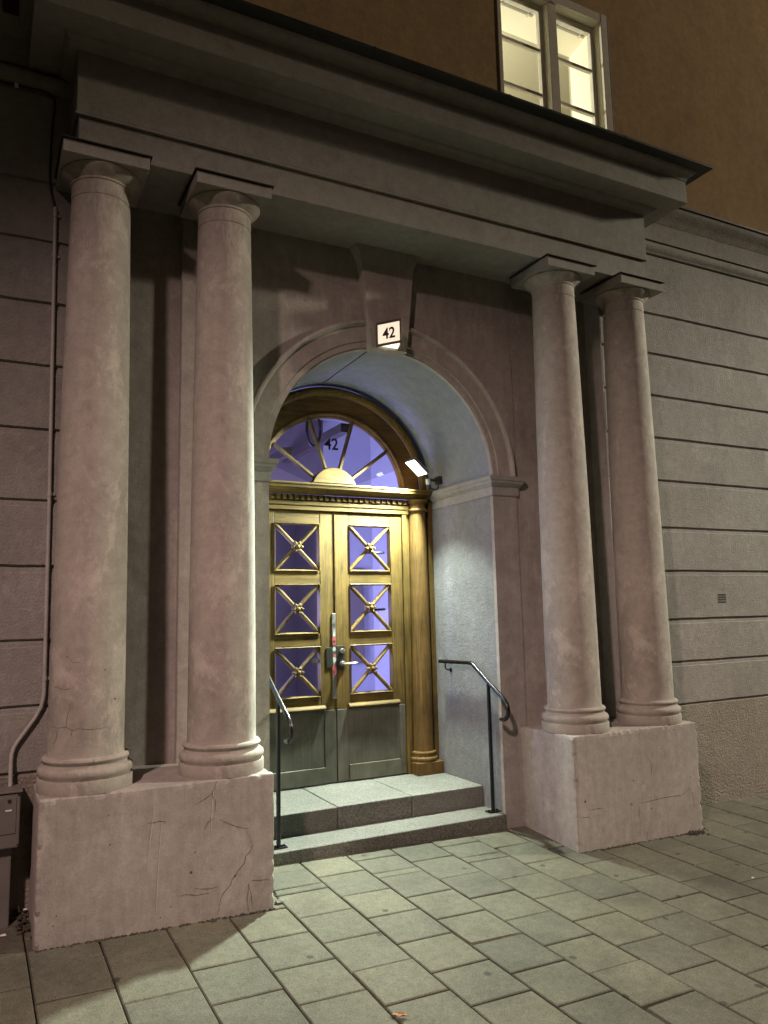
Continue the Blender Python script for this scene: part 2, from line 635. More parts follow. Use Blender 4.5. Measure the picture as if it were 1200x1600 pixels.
rp = random.Random(5)
rest = MB()
n_pav = 0
extra = {(4, -0.905), (6, 0.19), (8, 0.20), (4, 0.19)}
for i in range(-14, 30):
    if i > 18 or i < -3:
        jr = range(-3, 20)
    else:
        jr = range(-3, 20)
    for j in jr:
        ph = -0.14 if i % 2 == 0 else -0.007
        ys = [ph - 0.265 * j, ph - 0.265 * (j + 1)]
        for (ei, ey) in extra:
            if ei == i and ys[1] + 0.03 < ey < ys[0] - 0.03:
                ys.insert(1, ey)
        for k in range(len(ys) - 1):
            yt, yb = ys[k], ys[k + 1]
            if yb > 0.58 or yb < -5.8:
                continue
            yt = min(yt, 0.63)
            gap = 0.0026 + rp.random() * 0.0022
            ja = (rp.random() - 0.5) * 0.004
            jb = (rp.random() - 0.5) * 0.004
            q = [(line_x(i, yb) + gap, yb + gap + ja), (line_x(i + 1, yb) - gap, yb + gap + jb),
                 (line_x(i + 1, yt) - gap, yt - gap + jb), (line_x(i, yt) + gap, yt - gap + ja)]
            cx = sum(p[0] for p in q) / 4
            cy = sum(p[1] for p in q) / 4
            t1 = (rp.random() - 0.5) * 0.014
            t2 = (rp.random() - 0.5) * 0.014
            dz = (rp.random() - 0.5) * 0.0035

            def top(p, drop=0.0):
                return gz(*p) + dz + t1 * (p[0] - cx) + t2 * (p[1] - cy) - drop

            c = 0.0045                           # worn arris
            inn = [(p[0] + (c if p[0] < cx else -c), p[1] + (c if p[1] < cy else -c)) for p in q]
            vs = [(p[0], p[1], top(p, 0.05)) for p in q] + [(p[0], p[1], top(p, 0.0035)) for p in q] + [(p[0], p[1], top(p)) for p in inn]
            if rp.random() < 0.10:               # a worn corner
                b = rp.randrange(4)
                s_ = 0.003 + rp.random() * 0.005
                ex = s_ if q[b][0] < cx else -s_
                ey = s_ if q[b][1] < cy else -s_
                vs[4 + b] = (vs[4 + b][0] + ex * 0.3, vs[4 + b][1] + ey * 0.3, vs[4 + b][2] - 0.012)
                vs[8 + b] = (vs[8 + b][0] + ex, vs[8 + b][1] + ey, vs[8 + b][2])
            fs = [(0, 1, 5, 4), (1, 2, 6, 5), (2, 3, 7, 6), (3, 0, 4, 7), (4, 5, 9, 8), (5, 6, 10, 9), (6, 7, 11, 10), (7, 4, 8, 11), (8, 9, 10, 11)]
            inside_base = (0.0 < q[0][0] and q[1][0] < 1.04 and q[0][1] > 0) or (2.92 < q[0][0] and q[1][0] < 3.95 and q[0][1] > 0)
            vis = in_view(cx, cy, gz(cx, cy)) and not inside_base and -1 <= i <= 22
            if vis and n_pav < 298:
                MB().add(vs, fs).build('paver', M['paver'], pavement)
                n_pav += 1
            else:
                rest.add(vs, fs)
ro = rest.build('paver_field', M['paver'], pavement)
ro['kind'] = 'stuff'

# ================================================================== the building
bld = thing('apartment_building', 'grey plastered street front in level courses under an ochre upper storey with a lit window', 'building', (5.0, F, 0.1))
JZ = [0.888, 1.19, 1.497, 1.852, 2.175, 2.53, 2.857, 3.183, 3.512, 3.833, 4.335]
XLW, XRW = 0.245, X3 - 0.245                      # the facade stops behind the outer columns
rw = random.Random(9)
for side, (xa, xb) in enumerate(((-6.0, XLW), (XRW, 16.0))):
    MB().box(xa, xb, F + 0.014, F + 0.30, -0.3, 4.45).build('wall', M['facade'], bld)
    # rough base
    n = 60
    m = MB()
    m.box(xa, xb, F + 0.002, F + 0.06, -0.3, JZ[0] - 0.006)
    m.build('rough_plinth_course', M['rough'], bld, bevel=0.006)
    for k in range(len(JZ) - 1):
        z0, z1 = JZ[k] + 0.006, JZ[k + 1] - 0.006
        dy = (rw.random() - 0.5) * 0.003
        # a slightly wavy lower arris, worked in plaster
        m = MB()
        nx = 90
        rows = []
        for q in range(nx + 1):
            x = xa + (xb - xa) * q / nx
            w0 = (rw.random() - 0.5) * 0.004
            w1 = (rw.random() - 0.5) * 0.004
            rows.append([(x, F + dy + 0.012, z0 + w0), (x, F + dy, z0 + 0.006 + w0), (x, F + dy, z1 - 0.024 + w1), (x, F + dy + 0.0045, z1 - 0.0205 + w1), (x, F + dy + 0.005, z1 - 0.003 + w1), (x, F + dy + 0.012, z1 + w1), (x, F + 0.05, z1 + w1), (x, F + 0.05, z0 + w0)])
        m.strip(rows, True)
        m.build('wall_course', M['facade'], bld)


def sweep(path, prof, closed_ends=True):
    """prof: list of (offset, z); path: function offset -> list of (x, y)"""
    rows = [[(x, y, z) for x, y in path(o)] for o, z in prof]
    mb = MB().strip(rows)
    return mb


STR = [(0.0, 4.325), (0.012, 4.328), (0.014, 4.338), (0.022, 4.345), (0.034, 4.365), (0.038, 4.385), (0.036, 4.400), (0.020, 4.405), (0.020, 4.418), (0.008, 4.424), (0.0, 4.43)]
COP = [(0.0, 4.60), (0.004, 4.605), (0.012, 4.63), (0.035, 4.665), (0.062, 4.69), (0.070, 4.712), (0.070, 4.735), (0.0, 4.75)]
for xa, xb in ((-6.0, 0.10), (3.86, 16.0)):
    sweep(lambda o: [(xa, F - o), (xb, F - o)], STR).build('string_course', M['facade'], bld, smooth=True, auto=40)
    MB().box(xa, xb, F + 0.001, F + 0.3, 4.45, 4.66).build('frieze_band', M['facade'], bld)
    sweep(lambda o: [(xa, F - o), (xb, F - o)], COP).build('coping', M['facade'], bld, smooth=True, auto=40)
    MB().box(xa, xb, F - 0.083, F + 0.03, 4.737, 4.752).build('coping_flashing', M['flash'], bld)

# upper storey with the window opening
WX0, WX1, WZ0, WZ1 = 2.935, 3.955, 4.95, 6.25
UY = 0.42
m = MB()
m.box(-6, WX0, UY, UY + 0.10, 4.45, 8.4)
m.box(WX1, 16, UY, UY + 0.10, 4.45, 8.4)
m.box(WX0, WX1, UY, UY + 0.10, WZ1, 8.4)
m.box(WX0, WX1, UY, UY + 0.10, 4.45, WZ0)
m.build('upper_wall', M['ochre'], bld)
# window: casing, sashes, panes
m = MB()
c0, c1 = 2.905, 3.982
m.box(c0, WX0 + 0.004, UY - 0.009, UY + 0.02, WZ0 - 0.05, 6.275)
m.box(3.918, c1, UY - 0.009, UY + 0.02, WZ0 - 0.05, 6.275)
m.box(WX0 + 0.0045, 3.9175, UY - 0.007, UY + 0.02, 6.20, 6.272)
m.box(WX0 + 0.0045, 3.9175, UY - 0.007, UY + 0.02, WZ0 - 0.05, WZ0 + 0.02)
win = m.build('window', M['white'], bld, bevel=0.004)
MB().box(3.40, 3.482, UY + 0.012, UY + 0.13, WZ0 + 0.02, 6.20).build('mullion', M['white'], win, bevel=0.004)
m = MB()
m.box(c1, c1 + 0.022, UY - 0.004, UY + 0.02, WZ0, 6.25)
m.build('crumbled_plaster_edge', M['facade'], win, bevel=0.006)
for (a, b) in ((2.965, 3.40), (3.482, 3.915)):
    m = MB()
    y0, y1 = UY + 0.075, UY + 0.115
    m.box(a, a + 0.035, y0, y1, WZ0 + 0.02, 6.20)
    m.box(b - 0.035, b, y0, y1, WZ0 + 0.02, 6.20)
    m.box(a + 0.0352, b - 0.0352, y0, y1, 6.145, 6.20)
    m.box(a + 0.0352, b - 0.0352, y0, y1, WZ0 + 0.02, WZ0 + 0.07)
    m.build('sash', M['white'], win, bevel=0.003)
    for z in (5.823, 5.452):
        MB().box(a + 0.0352, b - 0.0352, y0 + 0.006, y1 - 0.004, z - 0.013, z + 0.013).build('glazing_bar', M['white'], win, bevel=0.003)
    for z0, z1 in ((5.837, 6.144), (5.466, 5.809), (WZ0 + 0.071, 5.438)):
        MB().box(a + 0.0354, b - 0.0354, y0 + 0.018, y0 + 0.022, z0, z1).build('pane', M['winglass'], win)
    MB().box(a + 0.04, b - 0.04, y0 + 0.05, y0 + 0.075, 6.150, 6.180).build('blind_rail', M['blind'], win, bevel=0.003)
    for xx in (a + 0.09, b - 0.09):
        MB().box(xx - 0.006, xx + 0.006, y0 + 0.046, y0 + 0.08, 6.138, 6.19).build('blind_bracket', M['white'], win)
MB().box(3.917, 3.9548, UY + 0.0205, UY + 0.102, WZ0 + 0.02, 6.199).build('jamb_lining', M['reveal'], win)
MB().box(2.9352, 2.962, UY + 0.0205, UY + 0.102, WZ0 + 0.02, 6.199).build('jamb_lining', M['reveal'], win)
MB().box(2.9352, 3.9548, UY + 0.0205, UY + 0.102, 6.2, 6.249).build('head_lining', M['reveal'], win)
# lit room behind it
m = MB()
m.add([(2.95, UY + 0.10, 4.95), (2.95, UY + 0.10, 6.22), (2.90, UY + 0.42, 6.22), (2.90, UY + 0.42, 4.95)], [(0, 1, 2, 3)])
m.add([(3.93, UY + 0.10, 4.95), (3.93, UY + 0.10, 6.22), (3.97, UY + 0.42, 6.22), (3.97, UY + 0.42, 4.95)], [(0, 1, 2, 3)])
m.add([(2.95, UY + 0.10, 6.21), (3.93, UY + 0.10, 6.21), (3.97, UY + 0.42, 6.21), (2.90, UY + 0.42, 6.21)], [(0, 1, 2, 3)])
m.add([(2.95, UY + 0.10, 4.99), (3.93, UY + 0.10, 4.99), (3.97, UY + 0.42, 4.99), (2.90, UY + 0.42, 4.99)], [(0, 1, 2, 3)])
m.build('inner_reveal', M['reveal'], win)
m = MB()
yr = UY + 0.42
m.box(1.4, 2.90, yr, yr + 0.02, 4.2, 6.9)
m.box(3.97, 5.6, yr, yr + 0.02, 4.2, 6.9)
m.box(2.90, 3.97, yr, yr + 0.02, 6.22, 6.9)
m.box(2.90, 3.97, yr, yr + 0.02, 4.2, 4.98)
m.box(1.4, 5.6, 4.0, 4.02, 4.2, 6.9)
m.box(1.38, 1.4, yr, 4.0, 4.2, 6.9)
m.box(5.6, 5.62, yr, 4.0, 4.2, 6.9)
m.box(1.4, 5.6, yr, 4.0, 6.9, 6.92)
m.box(1.4, 5.6, yr, 4.0, 4.18, 4.2)
m.build('lit_room', M['room'], win)
lamp('room_lamp', 'POINT', (3.0, 2.0, 5.75), 175, (1.0, 0.95, 0.78), size=0.12)
# ventilation slots
for k in range(4):
    z = 1.680 - k * 0.0185
    MB().box(4.742, 4.830, F - 0.003, F + 0.004, z - 0.0105, z).build('vent_slot', M['flash'], bld)

# ================================================================== the portico
por = thing('portico', 'grey painted columned portal with round arched niche around the oak double door', 'portico', (XC, 0.0, 0.2))


def worn_box(x0, x1, y0, y1, z0, z1, seed, chip=0.004, n=0.022):
    """a plastered block with softly chipped arrises"""
    rr = random.Random(seed)
    bm = bmesh.new()
    nx, ny, nz = [max(2, int((b - a) / n)) for a, b in ((x0, x1), (y0, y1), (z0, z1))]
    X = [x0 + (x1 - x0) * i / nx for i in range(nx + 1)]
    Y = [y0 + (y1 - y0) * i / ny for i in range(ny + 1)]
    Z = [z0 + (z1 - z0) * i / nz for i in range(nz + 1)]
    V = {}

    def gv(i, j, k):
        if (i, j, k) not in V:
            V[(i, j, k)] = len(vs)
            ei, ej, ek = i in (0, nx), j in (0, ny), k in (0, nz)
            d = 0.0
            if ei + ej + ek >= 2:
                d = chip * rr.random() ** 2.2 + (chip * 1.6 if rr.random() > 0.93 else 0)
            x, y, z = X[i], Y[j], Z[k]
            if ei + ej + ek >= 2:
                if ei:
                    x += d if i == 0 else -d
                if ej:
                    y += d if j == 0 else -d
                if ek:
                    z += d if k == 0 else -d
            vs.append((x, y, z))
        return V[(i, j, k)]

    vs, fs = [], []
    for j in range(ny):
        for k in range(nz):
            fs.append((gv(0, j, k), gv(0, j + 1, k), gv(0, j + 1, k + 1), gv(0, j, k + 1)))
            fs.append((gv(nx, j, k), gv(nx, j + 1, k), gv(nx, j + 1, k + 1), gv(nx, j, k + 1)))
    for i in range(nx):
        for k in range(nz):
            fs.append((gv(i, 0, k), gv(i + 1, 0, k), gv(i + 1, 0, k + 1), gv(i, 0, k + 1)))
            fs.append((gv(i, ny, k), gv(i + 1, ny, k), gv(i + 1, ny, k + 1), gv(i, ny, k + 1)))
    for i in range(nx):
        for j in range(ny):
            fs.append((gv(i, j, 0), gv(i + 1, j, 0), gv(i + 1, j + 1, 0), gv(i, j + 1, 0)))
            fs.append((gv(i, j, nz), gv(i + 1, j, nz), gv(i + 1, j + 1, nz), gv(i, j + 1, nz)))
    bm.free()
    return MB().add(vs, fs)


HP = 0.8372
W = 1.0449
ped_l = worn_box(0.0, W, 0.0, 0.62, -0.05, HP, 3).build('pedestal', M['portico'], por, bevel=0.006, segs=2, angle=40)
ped_r = worn_box(X3 - W, X3, 0.0, 0.62, -0.05, HP, 8, chip=0.005).build('pedestal', M['portico'], por, bevel=0.006, segs=2, angle=40)


def shaft_r(z):
    t = max(0.0, (z - 0.985) / 2.675)
    return 0.168 - 0.027 * min(1, t) ** 1.6


CX, CY = 0.208, 0.208
sh = [(0.171, 0.980), (0.170, 0.990)] + [(shaft_r(z), z) for z in [1.0 + 2.655 * k / 40 for k in range(41)]]
sh += [(0.1385, 3.657), (0.1385, 3.661), (0.1412, 3.663), (0.141, 3.735), (0.1455, 3.737), (0.1475, 3.743), (0.1455, 3.749), (0.150, 3.753), (0.168, 3.770), (0.184, 3.786), (0.191, 3.797), (0.190, 3.803), (0.180, 3.8035)]
col0 = MB().lathe(sh, CX, CY, 72, caps=False).build('column', M['column'], por, smooth=True, auto=35)
ba = [(0.205, HP - 0.002), (0.2072, HP + 0.004), (0.2072, 0.889), (0.2055, 0.8935), (0.195, 0.894), (0.197, 0.900), (0.2055, 0.910), (0.2075, 0.922), (0.2045, 0.934), (0.196, 0.942), (0.186, 0.944), (0.1835, 0.948), (0.182, 0.956), (0.185, 0.962), (0.189, 0.966), (0.1915, 0.973), (0.189, 0.981), (0.183, 0.986), (0.172, 0.9875), (0.165, 0.988)]
base0 = MB().lathe(ba, CX, CY, 72, caps=False).build('base', M['column'], col0, smooth=True, auto=35)
m = MB()
m.box(CX - 0.2, CX + 0.2, CY - 0.2, CY + 0.2, 3.8035, 3.868)
ab0 = m.build('abacus', M['entab'], col0, bevel=0.003)
m = MB()
m.box(CX - 0.211, CX + 0.211, CY - 0.214, CY + 0.2, 3.8690, 3.8735)
fl0 = m.build('flashing', M['flash'], col0)
for x in (0.843, 3.113, 3.7485):
    c = col0.copy()
    COL.objects.link(c)
    c.parent = por
    c.location = (x - CX, 0, 0)
    for ch in (base0, ab0, fl0):
        d = ch.copy()
        COL.objects.link(d)
        d.parent = c
        d.matrix_parent_inverse = Matrix.Identity(4)

# entablature
XE, YE = 0.0663, 0.0869
xr = X3 - XE
MB().box(XE + 0.014, xr - 0.014, YE + 0.014, 0.66, 3.889, 4.058).build('architrave', M['entab'], por, bevel=0.004)
MB().box(XE - 0.004, xr + 0.004, YE - 0.004, 0.66, 4.0585, 4.072).build('taenia', M['entab'], por, bevel=0.002)
fr = MB().box(XE, xr, YE, 0.66, 4.0725, 4.42).build('frieze', M['entab'], por, bevel=0.005)


def ent_path(o):
    return [(XE - o, F + 0.02), (XE - o, YE - o), (xr + o, YE - o), (xr + o, F + 0.02)]


sweep(ent_path, [(-0.01, 4.400), (0.008, 4.401), (0.018, 4.406), (0.034, 4.414), (0.052, 4.424), (0.062, 4.433), (0.066, 4.4402)]).build('bed_moulding', M['entab'], por, smooth=True, auto=40)
cor = MB().box(XE - 0.21, xr + 0.21, YE - 0.21, 0.66, 4.44, 4.603).build('corona', M['entab'], por, bevel=0.004)
sweep(ent_path, [(0.20, 4.6032), (0.214, 4.604), (0.216, 4.612), (0.222, 4.622), (0.236, 4.634), (0.252, 4.644), (0.264, 4.656), (0.268, 4.6645)]).build('cyma', M['entab'], por, smooth=True, auto=40)
m = MB()
m.box(XE - 0.344, xr + 0.344, YE - 0.344, F - 0.09, 4.6655, 4.680)
m.hexa([(XE - 0.34, YE - 0.34, 4.6802), (xr + 0.34, YE - 0.34, 4.6802), (xr + 0.34, F + 0.03, 4.6802), (XE - 0.34, F + 0.03, 4.6802)],
       [(XE - 0.34, YE - 0.34, 4.684), (xr + 0.34, YE - 0.34, 4.684), (xr + 0.34, F + 0.03, 4.80), (XE - 0.34, F + 0.03, 4.80)])
m.build('roof_flashing', M['flash'], por, bevel=0.002)

for xs_ in (0.62, 1.55, 2.46, 3.40):
    MB().box(xs_ - 0.006, xs_ + 0.006, YE - 0.3455, F - 0.1, 4.6642, 4.6832).build('flashing_seam', M['flash'], por, bevel=0.002)
# arch wall: recess, piers, slab with round opening
for xa, xb in ((XLW - 0.01, 0.70), (X3 - 0.70, XRW + 0.01)):
    MB().box(xa, xb, A + 0.055, A + 0.2, 0.2, 3.95).build('recess_wall', M['portico'], por)
for xa, xb in ((XLW + 0.0005, XLW + 0.008), (XRW - 0.008, XRW - 0.0005)):
    MB().box(xa, xb, F + 0.0015, A + 0.054, 0.2, 3.93).build('recess_return', M['portico'], por)
SX0, SX1 = 0.996, 2.960
for xa, xb in ((0.686, XL - 0.012), (XR + 0.012, X3 - 0.686)):
    MB().box(xa, xb, A + 0.010, A + 0.3, 0.1, 3.93).build('pier', M['portico'], por, bevel=0.004)
NA = 72
arc = [(XC + R_IN * math.cos(PI - PI * k / NA), ZI + R_IN * math.sin(PI * k / NA)) for k in range(NA + 1)]
m = MB()
top = 3.94
rows = [[(x, A, z), (x, A, top)] for x, z in arc]
m.strip(rows)
m.add([(SX0, A, 0.1), (XL, A, 0.1), (XL, A, ZI), (XL, A, top), (SX0, A, top), (SX0, A, ZI)], [(0, 1, 2, 3, 4, 5)])
m.add([(XR, A, 0.1), (SX1, A, 0.1), (SX1, A, top), (XR, A, top), (XR, A, ZI)], [(0, 1, 2, 3, 4)])
m.add([(SX0, A, 0.1), (SX0, A, top), (SX0, A + 0.03, top), (SX0, A + 0.03, 0.1)], [(0, 1, 2, 3)])
m.add([(SX1, A, 0.1), (SX1, A, top), (SX1, A + 0.03, top), (SX1, A + 0.03, 0.1)], [(0, 1, 2, 3)])
path = [(XL, 0.1)] + arc + [(XR, 0.1)]
m.strip([[(x, A, z), (x, A + 0.03, z)] for x, z in path])
m.build('arch_wall', M['portico'], por)
# niche lining: two jambs and the barrel vault
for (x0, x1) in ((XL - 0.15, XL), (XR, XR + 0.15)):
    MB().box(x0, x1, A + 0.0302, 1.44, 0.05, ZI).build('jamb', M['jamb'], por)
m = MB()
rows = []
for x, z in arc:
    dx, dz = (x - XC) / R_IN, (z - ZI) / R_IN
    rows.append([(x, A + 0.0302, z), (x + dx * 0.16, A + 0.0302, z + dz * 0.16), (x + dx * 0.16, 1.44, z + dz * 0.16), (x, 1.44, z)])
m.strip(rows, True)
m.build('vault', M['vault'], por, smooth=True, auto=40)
# archivolt
prof = [(R_IN + 0.0005, A - 0.002), (R_IN + 0.001, A - 0.008), (R_IN + 0.036, A - 0.010), (R_IN + 0.040, A - 0.018), (R_IN + 0.135, A - 0.018), (R_IN + 0.139, A - 0.030), (R_IN + 0.150, A - 0.042), (R_IN + 0.162, A - 0.044), (R_IN + 0.170, A - 0.036), (R_IN + 0.172, A + 0.004)]
m = MB()
rows = []
for k in range(97):
    a = PI * k / 96
    rows.append([(XC + r * math.cos(a), y, ZI + 0.01 + r * math.sin(a)) for r, y in prof])
m.strip(rows)
m.build('archivolt', M['portico'], por, smooth=True, auto=30)
# imposts
IP = [(0.0, 2.355), (0.006, 2.357), (0.006, 2.360), (0.010, 2.362), (0.010, 2.418), (0.020, 2.424), (0.026, 2.434), (0.034, 2.441), (0.037, 2.455), (0.044, 2.462), (0.046, 2.470), (0.046, 2.488), (0.0, 2.494)]


def imp_r(o):
    return [(XR - o, 1.27), (XR - o, A - o), (SX1 + o, A - o), (SX1 + o, A + 0.03)]


def imp_l(o):
    return [(XL + o, 1.27), (XL + o, A - o), (SX0 - o, A - o), (SX0 - o, A + 0.03)]


sweep(imp_r, IP).build('impost', M['impost'], por, smooth=True, auto=30)
sweep(imp_l, IP).build('impost', M['impost'], por, smooth=True, auto=30)
# keystone with a flared head
kf = A - 0.075
m = MB()
secs = [(3.235, 0.128, kf + 0.004), (3.735, 0.181, kf), (3.775, 0.184, kf - 0.001), (3.80, 0.19, kf - 0.004), (3.84, 0.207, kf - 0.010), (3.875, 0.232, kf - 0.016), (3.8885, 0.238, kf - 0.018)]
rows = [[(XC - 0.012 - w, A + 0.02, z), (XC - 0.012 - w, y, z), (XC - 0.012 + w, y, z), (XC - 0.012 + w, A + 0.02, z)] for z, w, y in secs]
m.strip(rows)
m.add(rows[0], [(0, 1, 2, 3)])
m.build('keystone', M['portico'], por, bevel=0.004)

# cracks and knocks in the paint, thin dark lines lying in the surface
CRK = {}
CRK['col'] = [[[0.0472,0.16,1.123],[0.0622,0.125,1.1236],[0.0741,0.1068,1.1178],[0.09,0.0887,1.1232],[0.1063,0.0746,1.1244],[0.1188,0.0659,1.1188],[0.1294,0.0597,1.1095],[0.1399,0.0547,1.1115],[0.1524,0.0497,1.1179],[0.1827,0.0421,1.1125],[0.2092,0.0402,1.1104],[0.241,0.0435,1.1101],[0.2643,0.0499,1.1129],[0.3012,0.0684,1.1122]],[[0.0741,0.1068,1.1178],[0.0715,0.1104,1.0991],[0.0713,0.1105,1.0761],[0.0622,0.1246,1.0521],[0.059,0.1304,1.0286]],[[0.1063,0.0746,1.1244],[0.1069,0.0742,1.1464],[0.111,0.0714,1.1786],[0.1185,0.0664,1.2063],[0.1201,0.0655,1.2247]],[[0.1294,0.0597,1.1095],[0.1286,0.0602,1.0958],[0.1238,0.0628,1.0867]],[[0.0579,0.1361,1.4344],[0.102,0.0796,1.4338],[0.1107,0.0729,1.4205],[0.1257,0.0631,1.4061],[0.1534,0.0506,1.4044]],[[0.0596,0.1312,1.2955],[0.0692,0.1148,1.2984],[0.0774,0.1037,1.2917],[0.0977,0.0823,1.2874],[0.1141,0.0697,1.292]]]
CRK['base'] = [[[0.2189,0.0203,0.9854],[0.2139,0.0081,0.9538]],[[0.2785,0.0208,0.922],[0.2768,0.0202,0.8949],[0.2796,0.0213,0.8762],[0.275,0.0196,0.8362]]]
CRK['pl'] = [[[0.7698,0.0,0.8422],[0.7577,0.0,0.8208],[0.7541,0.0,0.8011],[0.7411,0.0,0.7825],[0.7465,0.0,0.7567],[0.7572,0.0,0.7403],[0.7549,0.0,0.6905]],[[0.7411,0.0,0.7775],[0.7202,0.0,0.765],[0.6994,0.0,0.7551],[0.6684,0.0,0.7417]],[[0.7524,0.0,0.6659],[0.7237,0.0,0.6549],[0.7084,0.0,0.6224]],[[0.7789,0.0,0.6598],[0.8055,0.0,0.6411],[0.8323,0.0,0.6273],[0.8592,0.0,0.6135],[0.9163,0.0,0.5968]],[[0.9081,0.0,0.5838],[0.9218,0.0,0.5565],[0.9355,0.0,0.519],[0.9219,0.0,0.4908],[0.9029,0.0,0.4761],[0.8964,0.0,0.4446],[0.8652,0.0,0.4147],[0.8519,0.0,0.3946],[0.8386,0.0,0.3844],[0.8308,0.0,0.3586],[0.8123,0.0,0.3421],[0.794,0.0,0.3258],[0.7836,0.0,0.3056],[0.7786,0.0,0.2724],[0.7684,0.0,0.2403]],[[0.9166,0.0,0.3513],[0.9221,0.0,0.3254],[0.9302,0.0,0.2991],[0.933,0.0,0.2638],[0.9384,0.0,0.233]],[[0.9166,0.0,0.3513],[0.914,0.0,0.307],[0.9086,0.0,0.2831],[0.9168,0.0,0.2272]],[[0.4487,0.0,0.6881],[0.4781,0.0,0.685],[0.5026,0.0,0.6878],[0.5324,0.0,0.6813]],[[0.5966,0.0,0.3536],[0.6318,0.0,0.3521],[0.6724,0.0,0.3425],[0.7339,0.0,0.3413]],[[0.667,0.0,0.3724],[0.7235,0.0,0.3601],[0.7754,0.0,0.3608]],[[0.9302,0.0,0.3615],[0.974,0.0,0.3565],[1.0182,0.0,0.3515]]]
CRK['pr'] = [[[3.4043,0.0,0.3968],[3.4688,0.0,0.3939],[3.5347,0.0,0.3971],[3.6127,0.0,0.4012],[3.7026,0.0,0.3994],[3.7708,0.0,0.3948],[3.8491,0.0,0.4249],[3.8684,0.0,0.4984]],[[3.8491,0.0,0.4249],[3.8752,0.0,0.3939],[3.8835,0.0,0.361],[3.8828,-0.0,0.2976]],[[3.459,0.0,0.224],[3.461,0.0,0.1859],[3.4544,0.0,0.1717]],[[3.4025,0.0,0.3758],[3.4038,-0.0,0.3301],[3.4044,0.0,0.2997]],[[3.0076,0.0,0.4065],[3.0625,0.0,0.4066],[3.1227,0.0,0.401]],[[2.9509,0.0,0.3726],[3.0095,0.0,0.3647]],[[3.5039,0.0,0.6639],[3.5318,0.0,0.6065],[3.5262,-0.0,0.5449]]]
CRK['pits_l'] = [[0.6474,0.0,0.4448,0.0055],[0.6654,0.0,0.5305,0.003],[0.5574,0.0,0.3155,0.0025],[0.5129,0.0,0.2767,0.003],[0.8519,0.0,0.3946,0.005],[0.7409,0.0,0.445,0.002],[0.2925,-0.0,0.6181,0.003],[0.0838,0.0,0.3648,0.003],[0.0726,0.0,0.3265,0.003],[0.0524,0.0,0.3405,0.002],[0.2843,-0.0,0.7425,0.0025]]
CRK['pits_r'] = [[2.9787,0.0,0.4585,0.006],[3.3456,0.0,0.3967,0.005],[3.3732,0.0,0.5331,0.004],[3.7482,0.0,0.807,0.004],[3.6239,-0.0,0.699,0.003],[3.5085,-0.0,0.3505,0.004],[2.9528,0.0,0.7482,0.002],[3.8687,0.0,0.5007,0.003]]
CRK['pits_c'] = [[0.31,0.0753,1.2338,0.0045],[0.2605,0.0497,1.3679,0.003]]


def ribbon(mb, pts, w, normal):
    n = len(pts)
    rr = random.Random(int(pts[0][0] * 9999))
    fine = []
    for i in range(n - 1):
        a, b = Vector(pts[i]), Vector(pts[i + 1])
        k = max(1, int((b - a).length / 0.008))
        for q in range(k):
            p = a.lerp(b, q / k)
            jit = 0.0012 if q else 0.0
            p += Vector(((rr.random() - .5) * jit, 0, (rr.random() - .5) * jit * 1.6))
            fine.append(p)
    fine.append(Vector(pts[-1]))
    rows = []
    N_ = len(fine)
    for i, p in enumerate(fine):
        t = (fine[min(i + 1, N_ - 1)] - fine[max(i - 1, 0)]).normalized()
        nn = normal(p)
        s = t.cross(nn).normalized()
        ww = w * (0.35 + 0.65 * math.sin(PI * min(1, (i + 0.6) / N_))) * (0.6 + 0.8 * rr.random()) / 2
        q = p + nn * 0.0009
        rows.append([q - s * ww, q + s * ww])
    mb.strip(rows)


def blot(mb, p, r, normal, seed):
    rr = random.Random(seed)
    nn = normal(Vector(p))
    u = nn.cross(Vector((0, 0, 1))).normalized()
    w = nn.cross(u)
    c = Vector(p) + nn * 0.0010
    mb.add([c + u * (math.cos(a) * r * k) + w * (math.sin(a) * r * k * 1.1) for a, k in [(2 * PI * i / 9, 0.7 + 0.6 * rr.random()) for i in range(9)]], [tuple(range(9))])


front = lambda p: Vector((0, -1, 0))
rad = lambda p: Vector((p.x - CX, p.y - CY, 0)).normalized()
for key, par, nf, w in (('col', col0, rad, 0.0018), ('base', col0, rad, 0.0022), ('pl', ped_l, front, 0.0025), ('pr', ped_r, front, 0.0022)):
    for pts in CRK[key]:
        m = MB()
        ribbon(m, pts, w, nf)
        m.build('crack', M['crack'], par, base=BASE[por.name])
for pts in ([(0.482, 0, 0.79), (0.474, 0, 0.70), (0.462, 0, 0.60), (0.452, 0, 0.47)], [(0.515, 0, 0.72), (0.508, 0, 0.60), (0.500, 0, 0.46), (0.494, 0, 0.30)], [(0.748, 0, 0.80), (0.741, 0, 0.69), (0.738, 0, 0.60)]):
    m = MB()
    ribbon(m, pts, 0.0055, front)
    m.build('scuff_mark', M['scuff'], ped_l, base=BASE[por.name])
for key, par, nf in (('pits_l', ped_l, front), ('pits_r', ped_r, front), ('pits_c', col0, rad)):
    for i, (x, y, z, r) in enumerate(CRK[key]):
        m = MB()
        blot(m, (x, y, z), r, nf, i)
        m.build('chipped_spot', M['crack'], par, base=BASE[por.name])

# ================================================================== steps
stp = thing('stone_steps', 'two grey granite steps in front of the oak door', 'steps', (XC, 0.9, 0.24))
Z1, Z2 = 0.3133, 0.4436
MB().box(XL + 0.002, XR - 0.002, 0.492, 0.80, 0.05, Z1).build('step_slab', M['granite'], stp, bevel=0.008, segs=3)
xs = [XL + 0.002, 1.704, 2.218, XR - 0.002]
for k in range(3):
    m = MB()
    m.box(xs[k] + 0.0018, xs[k + 1] - 0.0018, 0.7415 + (0.002 if k == 1 else 0), 1.42, 0.12, Z2 - (0.0015 if k == 0 else 0))
    m.build('step_slab', M['granite'], stp, bevel=0.007, segs=3)

